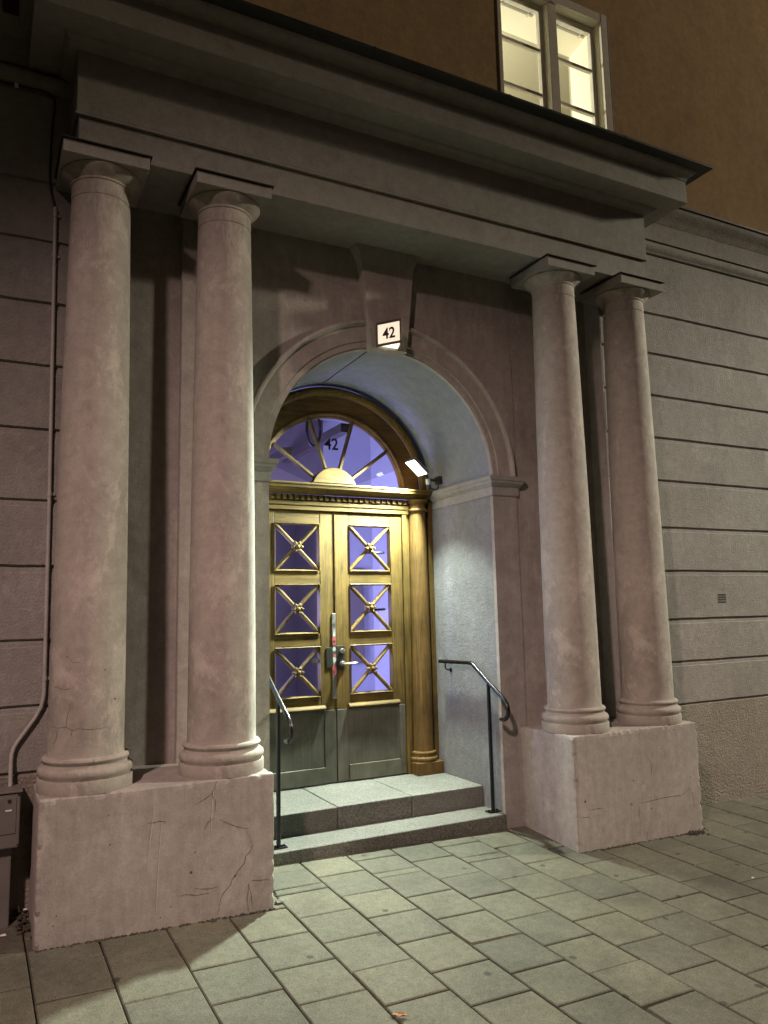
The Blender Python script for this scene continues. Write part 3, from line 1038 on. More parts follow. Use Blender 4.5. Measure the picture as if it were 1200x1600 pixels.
# ================================================================== oak door
XD = 1.961
door = thing('double_door', 'golden oak double door with crossed glazing bars and metal kick plates under a fanlight', 'door', (XD, YB, Z2))
# frame
m = MB()
for s in (-1, 1):
    def bx(a, b, y0, y1, z0, z1):
        xa, xb = sorted((XD + s * a, XD + s * b))
        m.box(xa, xb, y0, y1, z0, z1)
    bx(0.546, 0.586, YB - 0.014, YB + 0.06, Z2 + 0.001, 2.318)
    bx(0.5862, 0.775, YB + 0.004, YB + 0.06, Z2 + 0.001, 2.43)
    bx(0.762, 0.801, YB - 0.030, YB + 0.003, Z2 + 0.001, 2.43)
    bx(0.752, 0.7618, YB - 0.016, YB + 0.003, Z2 + 0.001, 2.43)
frame = m.build('door_frame', M['woodv'], door, bevel=0.004)
m = MB()
m.box(XD - 0.60, XD + 0.60, YB - 0.018, YB + 0.06, 2.3185, 2.352)
m.box(XD - 0.60, XD + 0.60, YB - 0.026, YB + 0.06, 2.3525, 2.379)
m.box(XD - 0.60, XD + 0.60, YB - 0.012, YB + 0.06, 2.3795, 2.4295)
m.build('lintel', M['woodh'], frame, bevel=0.003)
m = MB()
nd = 26
for k in range(nd):
    x = XD - 0.585 + 1.17 * (k + 0.5) / nd
    m.box(x - 0.0135, x + 0.0135, YB - 0.036, YB - 0.0125, 2.389, 2.423)
m.build('dentils', M['woodh'], frame, bevel=0.0015)['kind'] = 'stuff'
cpts = [(0.02, 2.430), (0.055, 2.431), (0.058, 2.440), (0.066, 2.446), (0.080, 2.458), (0.108, 2.464), (0.112, 2.482), (0.118, 2.486), (0.118, 2.494), (0.06, 2.500), (-0.02, 2.502)]
m = MB()
m.strip([[(XL + 0.003, YB - o, z), (XR - 0.003, YB - o, z)] for o, z in cpts])
m.build('cornice', M['woodh'], frame, smooth=True, auto=25)
for s in (-1, 1):
    cx = XD + s * 0.676
    prof = [(0.078, 0.598)] + [(0.078 - 0.013 * (t / 20.0) ** 1.5, 0.60 + 1.735 * t / 20.0) for t in range(21)]
    prof += [(0.067, 2.337), (0.078, 2.342), (0.081, 2.350), (0.078, 2.358), (0.065, 2.361), (0.064, 2.395), (0.070, 2.398), (0.074, 2.405), (0.083, 2.412), (0.085, 2.420), (0.085, 2.429)]
    MB().lathe(prof, cx, YB - 0.012, 36, PI, 2 * PI).build('half_column', M['woodcol'], frame, smooth=True, auto=30)
    bp = [(0.098, 0.531), (0.103, 0.538), (0.105, 0.548), (0.102, 0.558), (0.092, 0.563), (0.087, 0.570), (0.086, 0.578), (0.090, 0.583), (0.093, 0.590), (0.091, 0.597), (0.083, 0.600), (0.077, 0.602)]
    MB().lathe(bp, cx, YB - 0.012, 36, PI, 2 * PI).build('half_column_base', M['woodcol'], frame, smooth=True, auto=30)
    m = MB()
    m.box(cx - 0.104, cx + 0.110, YB - 0.115, YB + 0.0035, Z2 + 0.0005, 0.5305)
    m.build('column_block', M['woodcol'], frame, bevel=0.004)

PZ = [(1.892, 2.230), (1.460, 1.805), (1.030, 1.375)]
for s in (-1, 1):
    def X(a, b):
        return tuple(sorted((XD + s * a, XD + s * b)))
    m = MB()
    y0, y1 = YB, YB + 0.05
    a, b = X(0.003, 0.112)
    m.box(a, b, y0, y1, 0.940, 2.316)
    a, b = X(0.450, 0.5445)
    m.box(a, b, y0, y1, 0.940, 2.316)
    leaf = m.build('door_leaf', M['woodv'], door, bevel=0.003)
    a, b = X(0.1122, 0.4498)
    for z0, z1 in ((2.2305, 2.316), (1.8055, 1.8915), (1.3755, 1.4595), (0.955, 1.0295)):
        MB().box(a, b, y0 + 0.002, y1 - 0.002, z0, z1).build('rail', M['woodh'], leaf, bevel=0.003)
    for z0, z1 in PZ:
        w = 0.013                               # moulded sticking round the pane
        m = MB()
        o_ = [(a, z0), (b, z0), (b, z1), (a, z1)]
        i_ = [(a + w, z0 + w), (b - w, z0 + w), (b - w, z1 - w), (a + w, z1 - w)]
        m.strip([[(x, y0 - 0.004, z) for x, z in o_], [(x + (0.004 if k in (0, 3) else -0.004), y0 - 0.008, z + (0.004 if k < 2 else -0.004)) for k, (x, z) in enumerate(o_)],
                 [(x, y0 + 0.014, z) for x, z in i_], [(x, y0 + 0.03, z) for x, z in i_]], True)
        m.build('pane_moulding', M['woodv'], leaf)
        MB().box(a + 0.004, b - 0.004, y0 + 0.024, y0 + 0.030, z0 + 0.004, z1 - 0.004).build('pane', M['glass'], leaf)
        xc, zc = (a + b) / 2, (z0 + z1) / 2
        m = MB()
        for (p, q) in (((a + 0.008, z0 + 0.008), (b - 0.008, z1 - 0.008)), ((a + 0.008, z1 - 0.008), (b - 0.008, z0 + 0.008))):
            d = Vector((q[0] - p[0], 0, q[1] - p[1])).normalized()
            nrm = Vector((-d.z, 0, d.x)) * 0.0135
            rows = []
            for P_ in (p, q):
                c = Vector((P_[0], 0, P_[1]))
                rows.append([c - nrm + Vector((0, y0 + 0.0235, 0)), c - nrm * 0.8 + Vector((0, y0 + 0.006, 0)), c - nrm * 0.3 + Vector((0, y0 - 0.002, 0)), c + nrm * 0.3 + Vector((0, y0 - 0.002, 0)), c + nrm * 0.8 + Vector((0, y0 + 0.006, 0)), c + nrm + Vector((0, y0 + 0.0235, 0))])
            m.strip(rows)
        m.build('glazing_cross', M['woodv'], leaf)
        # carved rosette: six petals round a boss
        m = MB()
        npt = 48
        rings = []
        for rad_, yy in ((1.0, y0 + 0.004), (0.97, y0 - 0.010), (0.72, y0 - 0.017), (0.45, y0 - 0.013)):
            rings.append([(xc + math.cos(t) * 0.0355 * rad_ * (1 + 0.26 * math.cos(6 * t) * rad_), yy - (0.003 * math.cos(6 * t) if 0.5 < rad_ < 0.9 else 0), zc + math.sin(t) * 0.0355 * rad_ * (1 + 0.26 * math.cos(6 * t) * rad_)) for t in [2 * PI * k / npt for k in range(npt)]])
        for rad_, yy in ((0.40, y0 - 0.020), (0.30, y0 - 0.027), (0.12, y0 - 0.030), (0.01, y0 - 0.0302)):
            rings.append([(xc + math.cos(t) * 0.036 * rad_, yy, zc + math.sin(t) * 0.036 * rad_) for t in [2 * PI * k / npt for k in range(npt)]])
        m.strip(rings, True)
        m.build('rosette', M['woodv'], leaf, smooth=True, auto=45)
    # ledge under the glass and the metal kick plates
    a, b = X(0.088, 0.492)
    m = MB()
    m.strip([[(a, y, z), (b, y, z)] for y, z in ((YB + 0.001, 0.974), (YB - 0.012, 0.970), (YB - 0.026, 0.960), (YB - 0.030, 0.953), (YB - 0.026, 0.944), (YB + 0.001, 0.938))])
    m.add([(a, YB + 0.001, 0.974), (a, YB - 0.026, 0.960), (a, YB - 0.030, 0.953), (a, YB - 0.026, 0.944), (a, YB + 0.001, 0.938)], [(0, 1, 2, 3, 4)])
    m.add([(b, YB + 0.001, 0.974), (b, YB - 0.026, 0.960), (b, YB - 0.030, 0.953), (b, YB - 0.026, 0.944), (b, YB + 0.001, 0.938)], [(0, 1, 2, 3, 4)])
    m.build('ledge', M['woodh'], leaf)
    m = MB()
    a, b = X(0.003, 0.090)
    m.box(a, b, YB - 0.002, YB + 0.05, 0.452, 0.9375)
    a, b = X(0.494, 0.5445)
    m.box(a, b, YB - 0.002, YB + 0.05, 0.452, 0.9375)
    a, b = X(0.0905, 0.4935)
    m.box(a, b, YB + 0.003, YB + 0.05, 0.560, 0.9375)
    m.box(a, b, YB - 0.010, YB + 0.05, 0.452, 0.5595)
    m.build('kick_plate', M['kick'], leaf, bevel=0.004)
    if s == 1:
        m = MB()
        m.box(1.958, 2.028, YB - 0.008, YB - 0.0005, 1.205, 1.372)
        m.build('lock_plate', M['darkplate'], leaf, bevel=0.003)
        MB().lathe([(0.0, 0), (0.021, 0), (0.021, 0.016), (0.017, 0.022), (0.008, 0.024), (0.0, 0.024)], 0, 0, 24, caps=False)
        m = MB()
        for (zz, r, h) in ((1.334, 0.019, 0.018), (1.247, 0.020, 0.030)):
            rings = []
            for rr, yy in ((r, YB - 0.0082), (r, YB - 0.008 - h * 0.7), (r * 0.82, YB - 0.008 - h), (r * 0.3, YB - 0.009 - h), (0.0005, YB - 0.009 - h)):
                rings.append([(2.004 + rr * math.cos(t), yy, zz + rr * math.sin(t)) for t in [2 * PI * k / 24 for k in range(24)]])
            m.strip(rings, True)
        m.build('lock_cylinder', M['steel'], leaf, smooth=True, auto=40)
        m = MB().tube([(2.004, YB - 0.034, 1.247), (2.004, YB - 0.052, 1.247), (2.012, YB - 0.060, 1.2475), (2.05, YB - 0.062, 1.249), (2.098, YB - 0.060, 1.251)], [0.009, 0.009, 0.0085, 0.0075, 0.007], 12)
        m.build('lever_handle', M['brassy'], leaf, smooth=True, auto=50)
        m = MB().lathe([(0.004, 0), (0.007, 0.001), (0.007, 0.002)], 0, 0, 12)
        m.v = [(x + 2.081, YB + 0.0235 - z, y + 1.588) for x, y, z in m.v]
        m.build('round_sticker', M['greyst'], leaf)
        # narrow strip of worn steel over the meeting joint
        m = MB().box(1.932, 1.962, YB - 0.007, YB - 0.0008, 1.010, 1.598)
        m.build('strike_strip', M['steel'], leaf, bevel=0.0025)
        rs = random.Random(4)
        m1, m2 = MB(), MB()
        for (z, h, q) in ((1.455, 0.020, 2), (1.418, 0.022, 1), (1.392, 0.016, 1), (1.350, 0.014, 2), (1.305, 0.010, 1), (1.275, 0.022, 2), (1.215, 0.030, 1), (1.182, 0.016, 1)):
            w0 = 0.010 + rs.random() * 0.004
            (m1 if q == 1 else m2).add([(1.947 + w0 * math.cos(t) * (0.8 + 0.4 * rs.random()), YB - 0.0076, z + h * math.sin(t) * (0.75 + 0.5 * rs.random())) for t in [2 * PI * k / 11 for k in range(11)]], [tuple(range(11))])
        m1.build('torn_sticker', M['red'], leaf)
        m2.build('torn_sticker', M['greyst'], leaf)
    else:
        MB().box(1.886, 1.931, YB - 0.006, YB - 0.0005, 1.222, 1.362).build('lock_plate', M['darkplate'], leaf, bevel=0.003)
        MB().box(1.9585, 1.9625, YB - 0.0065, YB + 0.01, 0.945, 2.315).build('meeting_bead', M['woodv'], leaf, bevel=0.001)
        MB().add([(1.790, YB + 0.0228, 1.262), (1.838, YB + 0.0228, 1.262), (1.838, YB + 0.0228, 1.286), (1.815, YB + 0.0228, 1.294), (1.790, YB + 0.0228, 1.284)], [(0, 1, 2, 3, 4)]).build('small_sticker', M['greyst'], leaf)

# fanlight
FCX, FCZ, FR = 1.964, 2.457, 0.551
a0 = math.asin((2.5025 - FCZ) / 0.56)
m = MB()
# outer roll, flat band, inner moulding: one turned profile
prof = [(0.779, YB + 0.05), (0.776, YB - 0.006), (0.768, YB - 0.026), (0.752, YB - 0.036), (0.736, YB - 0.034), (0.722, YB - 0.026), (0.714, YB - 0.014), (0.708, YB - 0.010)]
rows = []
a1 = math.asin(0.0455 / 0.7)
for k in range(97):
    t = a1 + (PI - 2 * a1) * k / 96
    rows.append([(FCX + r * math.cos(t), y, FCZ + r * math.sin(t)) for r, y in prof])
m.strip(rows)
fan = m.build('fanlight', M['woodv'], door, smooth=True, auto=35)
m = MB()
prof = [(0.7085, YB - 0.008), (0.64, YB - 0.004), (0.592, YB + 0.001), (0.5915, YB - 0.006), (0.583, YB - 0.010), (0.571, YB - 0.006), (0.565, YB + 0.004), (0.556, YB + 0.008), (0.5515, YB + 0.016), (0.551, YB + 0.034)]
rows = []
for k in range(97):
    t = a1 + (PI - 2 * a1) * k / 96
    rows.append([(FCX + r * math.cos(t), y, FCZ + r * math.sin(t)) for r, y in prof])
m.strip(rows)
m.build('arched_band', M['woodshade'], fan, smooth=True, auto=25)
m = MB()
m.box(XL + 0.02, XR - 0.02, YB - 0.004, YB + 0.05, 2.503, 2.521)
m.build('sill_rail', M['woodh'], fan, bevel=0.003)
HR = 0.181
t0 = math.asin((2.5215 - FCZ) / HR)
poly = [(FCX + HR * math.cos(t0 + (PI - 2 * t0) * k / 28), FCZ + HR * math.sin(t0 + (PI - 2 * t0) * k / 28)) for k in range(29)]
MB().prism_y(poly, YB - 0.014, YB + 0.034).build('hub', M['woodh'], fan, bevel=0.005)
angs = [37.5, 73.5, 109.0, 144.5]
for g in angs:
    t = math.radians(g)
    d = Vector((math.cos(t), 0, math.sin(t)))
    nrm = Vector((-d.z, 0, d.x))
    rows = []
    for r in (HR - 0.004, 0.5535):
        c = Vector((FCX, 0, FCZ)) + d * r
        h = 0.0125
        rows.append([c + nrm * (h * q) + Vector((0, YB + y, 0)) for q, y in ((-1, 0.024), (-1, 0.008), (-0.5, -0.004), (0.5, -0.004), (1, 0.008), (1, 0.024))])
    MB().strip(rows).build('spoke', M['woodv'], fan)
ed = [t0] + [math.radians(g) for g in angs] + [PI - t0]
for k in range(5):
    ta, tb = ed[k], ed[k + 1]
    inn, out = [], []
    for q in range(13):
        t = ta + (tb - ta) * q / 12
        ri = max(HR * 0.97, (2.515 - FCZ) / max(1e-6, math.sin(t)))
        ro_ = 0.556
        zo = FCZ + ro_ * math.sin(t)
        inn.append((FCX + ri * math.cos(t), FCZ + ri * math.sin(t)))
        out.append((FCX + ro_ * math.cos(t), max(2.512, zo)))
    MB().strip([[(x, YB + 0.025, z) for x, z in inn], [(x, YB + 0.025, z) for x, z in out], [(x, YB + 0.030, z) for x, z in out], [(x, YB + 0.030, z) for x, z in inn]]).build('pane', M['glass'], fan)
vs, fs, w, h = text_mesh('42', 0.125, 0.0005, 0.0022)
k = 0.086 / h
MB().add([(1.957 + v.x * k * 0.92, YB + 0.0225 - v.z * 0.5, 2.818 + v.y * k) for v in vs], fs).build('house_number_numerals', M['digit'], fan)

# ================================================================== entrance hall seen through the glass
hall = thing('entrance_hall', 'violet lit entrance hall with pale walls behind the door glass', 'hall', (2.0, 2.2, Z2))
hx0, hx1, hy0, hy1, hz1 = 0.95, 2.93, YB + 0.075, 2.66, 3.35
MB().box(hx0, 2.0, hy1, hy1 + 0.04, Z2, hz1).build('back_wall', M['halldark'], hall) if False else None
m = MB()
m.box(2.45, hx1, hy1, hy1 + 0.04, Z2, hz1)
m.build('back_wall', M['hallwall'], hall)
MB().box(hx0, 2.4498, hy1 + 0.002, hy1 + 0.04, 2.62, hz1).build('back_wall', M['halldim'], hall)  # left part of the wall, its dimness painted in
MB().box(hx1, hx1 + 0.04, hy0, hy1, Z2, hz1).build('side_wall', M['hallwall'], hall)
MB().box(hx0 - 0.04, hx0, hy0, hy1 + 3, Z2, hz1).build('side_wall', M['hallwall'], hall)
MB().box(hx0, hx1, hy0, hy1 + 3, hz1, hz1 + 0.04).build('ceiling', M['hallwall'], hall)
MB().box(hx0, hx1, hy0, hy1 + 3, Z2 - 0.04, Z2 - 0.002).build('floor', M['hallfloor'], hall)
MB().box(hx0, hx1 + 0.5, hy1 + 1.2, hy1 + 1.24, Z2, hz1).build('far_wall', M['halldim'], hall)
MB().box(hx1 - 0.3, hx1 - 0.26, hy1 + 0.05, hy1 + 1.2, Z2, hz1).build('side_wall', M['halldim'], hall)
m = MB()                                        # dark glazed inner screen on the left
for x in (1.02, 1.72, 2.42):
    m.box(x - 0.03, x + 0.03, hy1 - 0.02, hy1 + 0.05, Z2, 2.62)
m.box(1.05, 2.39, hy1 - 0.018, hy1 + 0.048, 2.55, 2.62)
m.box(1.05, 2.39, hy1 - 0.018, hy1 + 0.048, 1.30, 1.38)
m.build('inner_screen', M['halldark'], hall)
m = MB()
m.box(2.06, 2.13, hy0, hy1 - 0.003, 2.93, 2.995)
m.box(1.62, 1.67, hy0, hy1 - 0.003, 2.72, 2.78)
m.build('dark_bar', M['halldark'], hall)  # dark bars running back behind the fanlight glass
for z in (2.035, 1.615):
    MB().tube([(2.245, YB + 0.085, z), (2.40, YB + 0.085, z + 0.004)], 0.0085, 8).build('push_bar', M['lampgrey'], hall, smooth=True, auto=50)
for (y, z0, z1, w) in ((1.72, 1.52, 1.74, 0.16), (2.02, 1.46, 1.76, 0.21), (2.36, 1.90, 2.11, 0.15), (2.33, 1.33, 1.62, 0.21)):
    MB().box(hx1 - 0.004, hx1 - 0.001, y, y + w, z0, z1).build('paper_notice', M['paper'], hall)
MB().box(2.52, 2.82, hy1 - 0.03, hy1 - 0.001, 1.15, 2.00).build('notice_board', M['halldim'], hall, bevel=0.004)
MB().box(2.46, hx1 - 0.002, hy1 - 0.014, hy1 - 0.001, Z2, 0.56).build('skirting', M['halldark'], hall)
pts = [(1.93 + 0.055 * math.cos(t), 1.62, 2.985 + 0.13 * math.sin(t)) for t in [2 * PI * k / 32 for k in range(33)]]
MB().tube(pts, 0.012, 8).build('dark_ring', M['halldark'], hall, smooth=True)  # dark oval ring behind the fanlight glass
lamp('hall_lamp', 'AREA', (0.99, 1.9, 1.6), 85, (0.42, 0.42, 1.0), target=(3.0, 1.9, 1.5), size=0.6, size_y=0.9)

# ================================================================== lamps
fl = thing('floodlight', 'small lit white floodlight with motion sensor on the niche vault right of the fanlight', 'floodlight', (2.755, 1.155, 2.56))
ux = Vector((0.098, 0, -0.087)).normalized()
uy = Vector((0.10, -1.0, 0.0)).normalized()
nn = uy.cross(ux).normalized()
if nn.z > 0:
    nn = -nn
fc = Vector((2.518, 1.10, 2.6315))


def lens(mb, a, b, d0, d1):
    q0 = [fc + ux * (sx * a) + uy * (sy * b) + nn * d0 for sx, sy in ((-1, -1), (1, -1), (1, 1), (-1, 1))]
    q1 = [fc + ux * (sx * a) + uy * (sy * b) + nn * d1 for sx, sy in ((-1, -1), (1, -1), (1, 1), (-1, 1))]
    return mb.hexa(q0, q1)


lens(MB(), 0.076, 0.060, -0.030, -0.004).build('lamp_housing', M['lampgrey'], fl, bevel=0.005)
lens(MB(), 0.068, 0.052, -0.0035, 0.0).build('led_panel', M['led'], fl)
MB().box(2.722, 2.757, 1.125, 1.185, 2.535, 2.592).build('junction_box', M['cast'], fl, bevel=0.004)
m = MB()
m.tube([fc + ux * 0.07 - nn * 0.02, fc + ux * 0.10 - nn * 0.015, (2.640, 1.13, 2.560), (2.70, 1.15, 2.560), (2.735, 1.155, 2.562)], 0.011, 10)
m.build('bracket_arm', M['cast'], fl, smooth=True, auto=40)
m = MB()
m.lathe([(0.0005, 2.600), (0.016, 2.598), (0.017, 2.575), (0.017, 2.535), (0.014, 2.520), (0.0005, 2.518)], 2.628, 1.12, 20, caps=False)
m.build('sensor_head', M['sensor'], fl, smooth=True, auto=40)
MB().lathe([(0.0005, 2.517), (0.015, 2.516), (0.018, 2.498), (0.014, 2.482), (0.0005, 2.477)], 2.632, 1.12, 20, caps=False).build('sensor_lens', M['cast'], fl, smooth=True, auto=60)
MB().tube([(2.735, 1.15, 2.54), (2.728, 1.14, 2.505), (2.70, 1.125, 2.487), (2.66, 1.12, 2.490), (2.640, 1.12, 2.500)], 0.004, 8).build('loop_cable', M['cast'], fl, smooth=True)
fo = fc + nn * 0.006
lamp('floodlight_light', 'AREA', fo, 155, (0.87, 1.0, 0.84), target=fo + nn, size=0.125, size_y=0.095, spread=132)

num = thing('house_number_lantern', 'small lit lantern with black number 42 on the keystone of the arch', 'number sign', (1.97, 0.42, 3.31))
zb, zt = 3.246, 3.384
pL, pA, pR = Vector((1.868, 0.428, 0)), Vector((1.9735, 0.287, 0)), Vector((2.030, 0.428, 0))
m = MB()
m.prism_z([(pL.x, pL.y), (pA.x, pA.y), (pR.x, pR.y)], zt - 0.004, zt + 0.010)       # cap
m.prism_z([(pL.x - 0.002, pL.y), (pL.x + 0.008, pL.y - 0.012), (pL.x + 0.012, pL.y)], zb - 0.012, zt - 0.0045)
m.prism_z([(pA.x - 0.009, pA.y + 0.010), (pA.x, pA.y - 0.002), (pA.x + 0.009, pA.y + 0.010), (pA.x, pA.y + 0.022)], zb - 0.012, zt - 0.0045)
m.prism_z([(pR.x - 0.012, pR.y), (pR.x - 0.008, pR.y - 0.012), (pR.x + 0.002, pR.y)], zb - 0.012, zt - 0.0045)
m.build('lantern_case', M['bronze'], num, bevel=0.002)
for (p, q, nm) in ((pL, pA, 'number_face'), (pA, pR, 'side_face')):
    d = (q - p).normalized()
    n_ = Vector((d.y, -d.x, 0))
    ln = (q - p).length
    a, b = p + d * 0.010 + n_ * -0.002, q - d * 0.012 + n_ * -0.002
    MB().hexa([(a.x, a.y, zb + 0.006), (b.x, b.y, zb + 0.006), (b.x - n_.x * 0.004, b.y - n_.y * 0.004, zb + 0.006), (a.x - n_.x * 0.004, a.y - n_.y * 0.004, zb + 0.006)],
              [(a.x, a.y, zt - 0.008), (b.x, b.y, zt - 0.008), (b.x - n_.x * 0.004, b.y - n_.y * 0.004, zt - 0.008), (a.x - n_.x * 0.004, a.y - n_.y * 0.004, zt - 0.008)]).build(nm, M['numface'], num)
    for z0, z1 in ((zb - 0.010, zb + 0.0055), (zt - 0.0075, zt - 0.0042)):
        m = MB()
        a2, b2 = p + d * 0.004 + n_ * 0.0015, q - d * 0.004 + n_ * 0.0015
        m.hexa([(a2.x, a2.y, z0), (b2.x, b2.y, z0), (b2.x - n_.x * 0.006, b2.y - n_.y * 0.006, z0), (a2.x - n_.x * 0.006, a2.y - n_.y * 0.006, z0)],
               [(a2.x, a2.y, z1), (b2.x, b2.y, z1), (b2.x - n_.x * 0.006, b2.y - n_.y * 0.006, z1), (a2.x - n_.x * 0.006, a2.y - n_.y * 0.006, z1)])
        m.build('face_trim', M['bronze'], num)
    vs, fs, w, h = text_mesh('42', 0.1, 0.0006, 0.0024)
    k = 0.072 / h
    mid = (p + q) / 2 + n_ * -0.0005
    kx = 0.88
    MB().add([(mid.x + d.x * v.x * k * kx + n_.x * v.z * 0.5, mid.y + d.y * v.x * k * kx + n_.y * v.z * 0.5, (zb + zt) / 2 - 0.002 + v.y * k) for v in vs], fs).build('numerals', M['digit'], num)
cx_, cy_ = (pL + pA + pR).x / 3, (pL.y + pA.y + pR.y) / 3
MB().prism_z([(cx_ + (p.x - cx_) * 0.80, cy_ + (p.y - cy_) * 0.80) for p in (pL, pA, pR)], zb - 0.004, zb - 0.001).build('bottom_diffuser', M['numglow'], num)
lamp('number_light', 'POINT', (cx_, cy_, zb - 0.03), 0.08, (1.0, 0.9, 0.7), size=0.02)
cab_ = [(1.862, A + 0.031, ZI + math.sqrt(R_IN ** 2 - 0.116 ** 2) - 0.003), (1.864, 0.9, ZI + math.sqrt(R_IN ** 2 - 0.114 ** 2) - 0.003), (1.872, 1.285, ZI + math.sqrt(R_IN ** 2 - 0.106 ** 2) - 0.003)]
cb = MB().tube([(1.862, A - 0.02, 3.237)] + cab_, 0.0032, 8).build('lantern_cable', M['cast'], None, smooth=True)
tag(cb, 'thin dark cable running back along the crown of the niche vault', 'cable')

# ================================================================== handrails
def handrail(x, wall_x, label, base_z):
    h = thing('handrail', label, 'handrail', (x, 0.57, base_z), 'handrails beside the steps')
    pts = [(x, 1.174, 1.237), (x, 0.80, 1.2435), (x, 0.775, 1.2435), (x, 0.755, 1.240), (x, 0.735, 1.229), (x, 0.572, 1.129), (x, 0.425, 1.046)]
    pts += [(x, y, z) for y, z in ((0.398, 1.028), (0.380, 1.010), (0.369, 0.988), (0.365, 0.964), (0.371, 0.940), (0.385, 0.922), (0.404, 0.911), (0.425, 0.906), (0.446, 0.907))]
    MB().tube(pts, 0.0135, 14).build('rail', M['black'], h, smooth=True, auto=60)
    MB().lathe([(0.0125, base_z + 0.008), (0.0125, 1.118)], x, 0.572, 16).build('post', M['black'], h, smooth=True, auto=50)
    m = MB()
    m.box(x - 0.045, x + 0.045, 0.545, 0.600, base_z + 0.001, base_z + 0.009)
    for dx in (-0.032, 0.032):
        m.lathe([(0.007, base_z + 0.009), (0.007, base_z + 0.017)], x + dx, 0.5725, 8)
    m.build('base_plate', M['black'], h, bevel=0.0015)
    s = 1 if wall_x > x else -1
    MB().tube([(x, 1.10, 1.226), (x, 1.10, 1.200), (x + s * 0.008, 1.10, 1.185), (x + s * 0.022, 1.10, 1.178), (wall_x, 1.10, 1.176)], 0.005, 8).build('wall_bracket', M['black'], h, smooth=True, auto=50)
    d = MB().lathe([(0.016, 0), (0.016, 0.004), (0.012, 0.007)], 0, 0, 16)
    d.v = [(wall_x - s * z, 1.10 + xx, 1.176 + yy) for xx, yy, z in d.v]
    d.build('wall_rosette', M['black'], h)


handrail(2.714, XR, 'black steel handrail against the lit right wall of the niche', Z1)
handrail(1.268, XL, 'black steel handrail half hidden behind the second column from the left', Z1)

# ================================================================== services on the left
cab = thing('meter_cabinet', 'grey steel service cabinet on a narrower post left of the portal', 'cabinet', (-0.25, 0.33, 0.25))
MB().box(-0.46, -0.085, 0.275, 0.39, 0.1, 0.602).build('post', M['cab'], cab, bevel=0.006)
MB().box(-0.50, -0.058, 0.235, 0.375, 0.6025, 0.838).build('body', M['cab'], cab, bevel=0.006)
MB().box(-0.508, -0.050, 0.227, 0.381, 0.8385, 0.847).build('lid', M['cab'], cab, bevel=0.002)
MB().box(-0.47, -0.074, 0.231, 0.2346, 0.665, 0.822).build('door_panel', M['cab'], cab, bevel=0.0015)
for (x, z) in ((-0.066, 0.828), (-0.064, 0.615), (-0.49, 0.615), (-0.49, 0.828)):
    r = MB().lathe([(0.0045, 0.0), (0.0045, 0.003)], 0, 0, 10)
    r.v = [(x + a, 0.2349 - c, z + b) for a, b, c in r.v]
    r.build('screw', M['flash'], cab)
r = MB().lathe([(0.008, 0.0), (0.008, 0.003)], 0, 0, 14)
r.v = [(-0.103 + a, 0.2308 - c, 0.805 + b) for a, b, c in r.v]
r.build('lock', M['flash'], cab)
MB().box(-0.118, -0.092, 0.2298, 0.2308, 0.762, 0.769).build('small_label', M['paper'], cab)

pp = [(0.006, 0.384, 3.70), (0.010, 0.384, 3.45), (0.026, 0.384, 2.19), (0.033, 0.384, 1.26)]
for k in range(1, 7):
    t = k / 6.0
    pp.append((0.033 - 0.008 * t * t - 0.004 * t, 0.384, 1.26 - 0.075 * t))
pp += [(-0.002, 0.384, 1.140), (-0.045, 0.384, 1.078), (-0.072, 0.384, 1.040)]
pp += [(-0.088, 0.382, 1.012), (-0.096, 0.378, 0.985), (-0.0985, 0.372, 0.955), (-0.0985, 0.36, 0.90), (-0.0985, 0.345, 0.846)]
conduit = thing('conduit_pipe', 'painted grey conduit pipe running down beside the left column into the cabinet', 'pipe', (-0.0985, 0.37, 0.846))
MB().tube(pp, 0.0095, 12).build('pipe', M['pipe'], conduit, smooth=True, auto=60)
for z, x in ((2.21, 0.026), (3.44, 0.010), (3.66, 0.0065), (1.32, 0.033)):
    m = MB().lathe([(0.0115, z - 0.012), (0.0115, z + 0.012)], x, 0.384, 14)
    m.box(x - 0.003, x + 0.024, 0.390, 0.3985, z - 0.006, z + 0.006)
    m.build('pipe_clip', M['pipe'], conduit, smooth=True, auto=40)
cbl = [(-2.0, 0.386, 4.312), (-0.9, 0.386, 4.318), (-0.272, 0.386, 4.321), (-0.20, 0.386, 4.322), (-0.094, 0.386, 4.326), (-0.045, 0.386, 4.321), (-0.020, 0.387, 4.306), (-0.012, 0.389, 4.280), (-0.014, 0.390, 4.23), (-0.020, 0.390, 4.17), (-0.024, 0.390, 4.03), (-0.026, 0.390, 3.88), (-0.018, 0.388, 3.79), (-0.004, 0.385, 3.73), (0.006, 0.384, 3.69)]
c2 = thing('wall_cable', 'thin dark cable under the moulding that drops into the conduit pipe', 'cable', (0.006, 0.384, 3.69))
MB().tube(cbl, 0.0052, 8).build('cable', M['flash'], c2, smooth=True, auto=70)
MB().box(-0.205, -0.188, 0.378, 0.3985, 4.314, 4.330).build('cable_clip', M['paper'], c2)

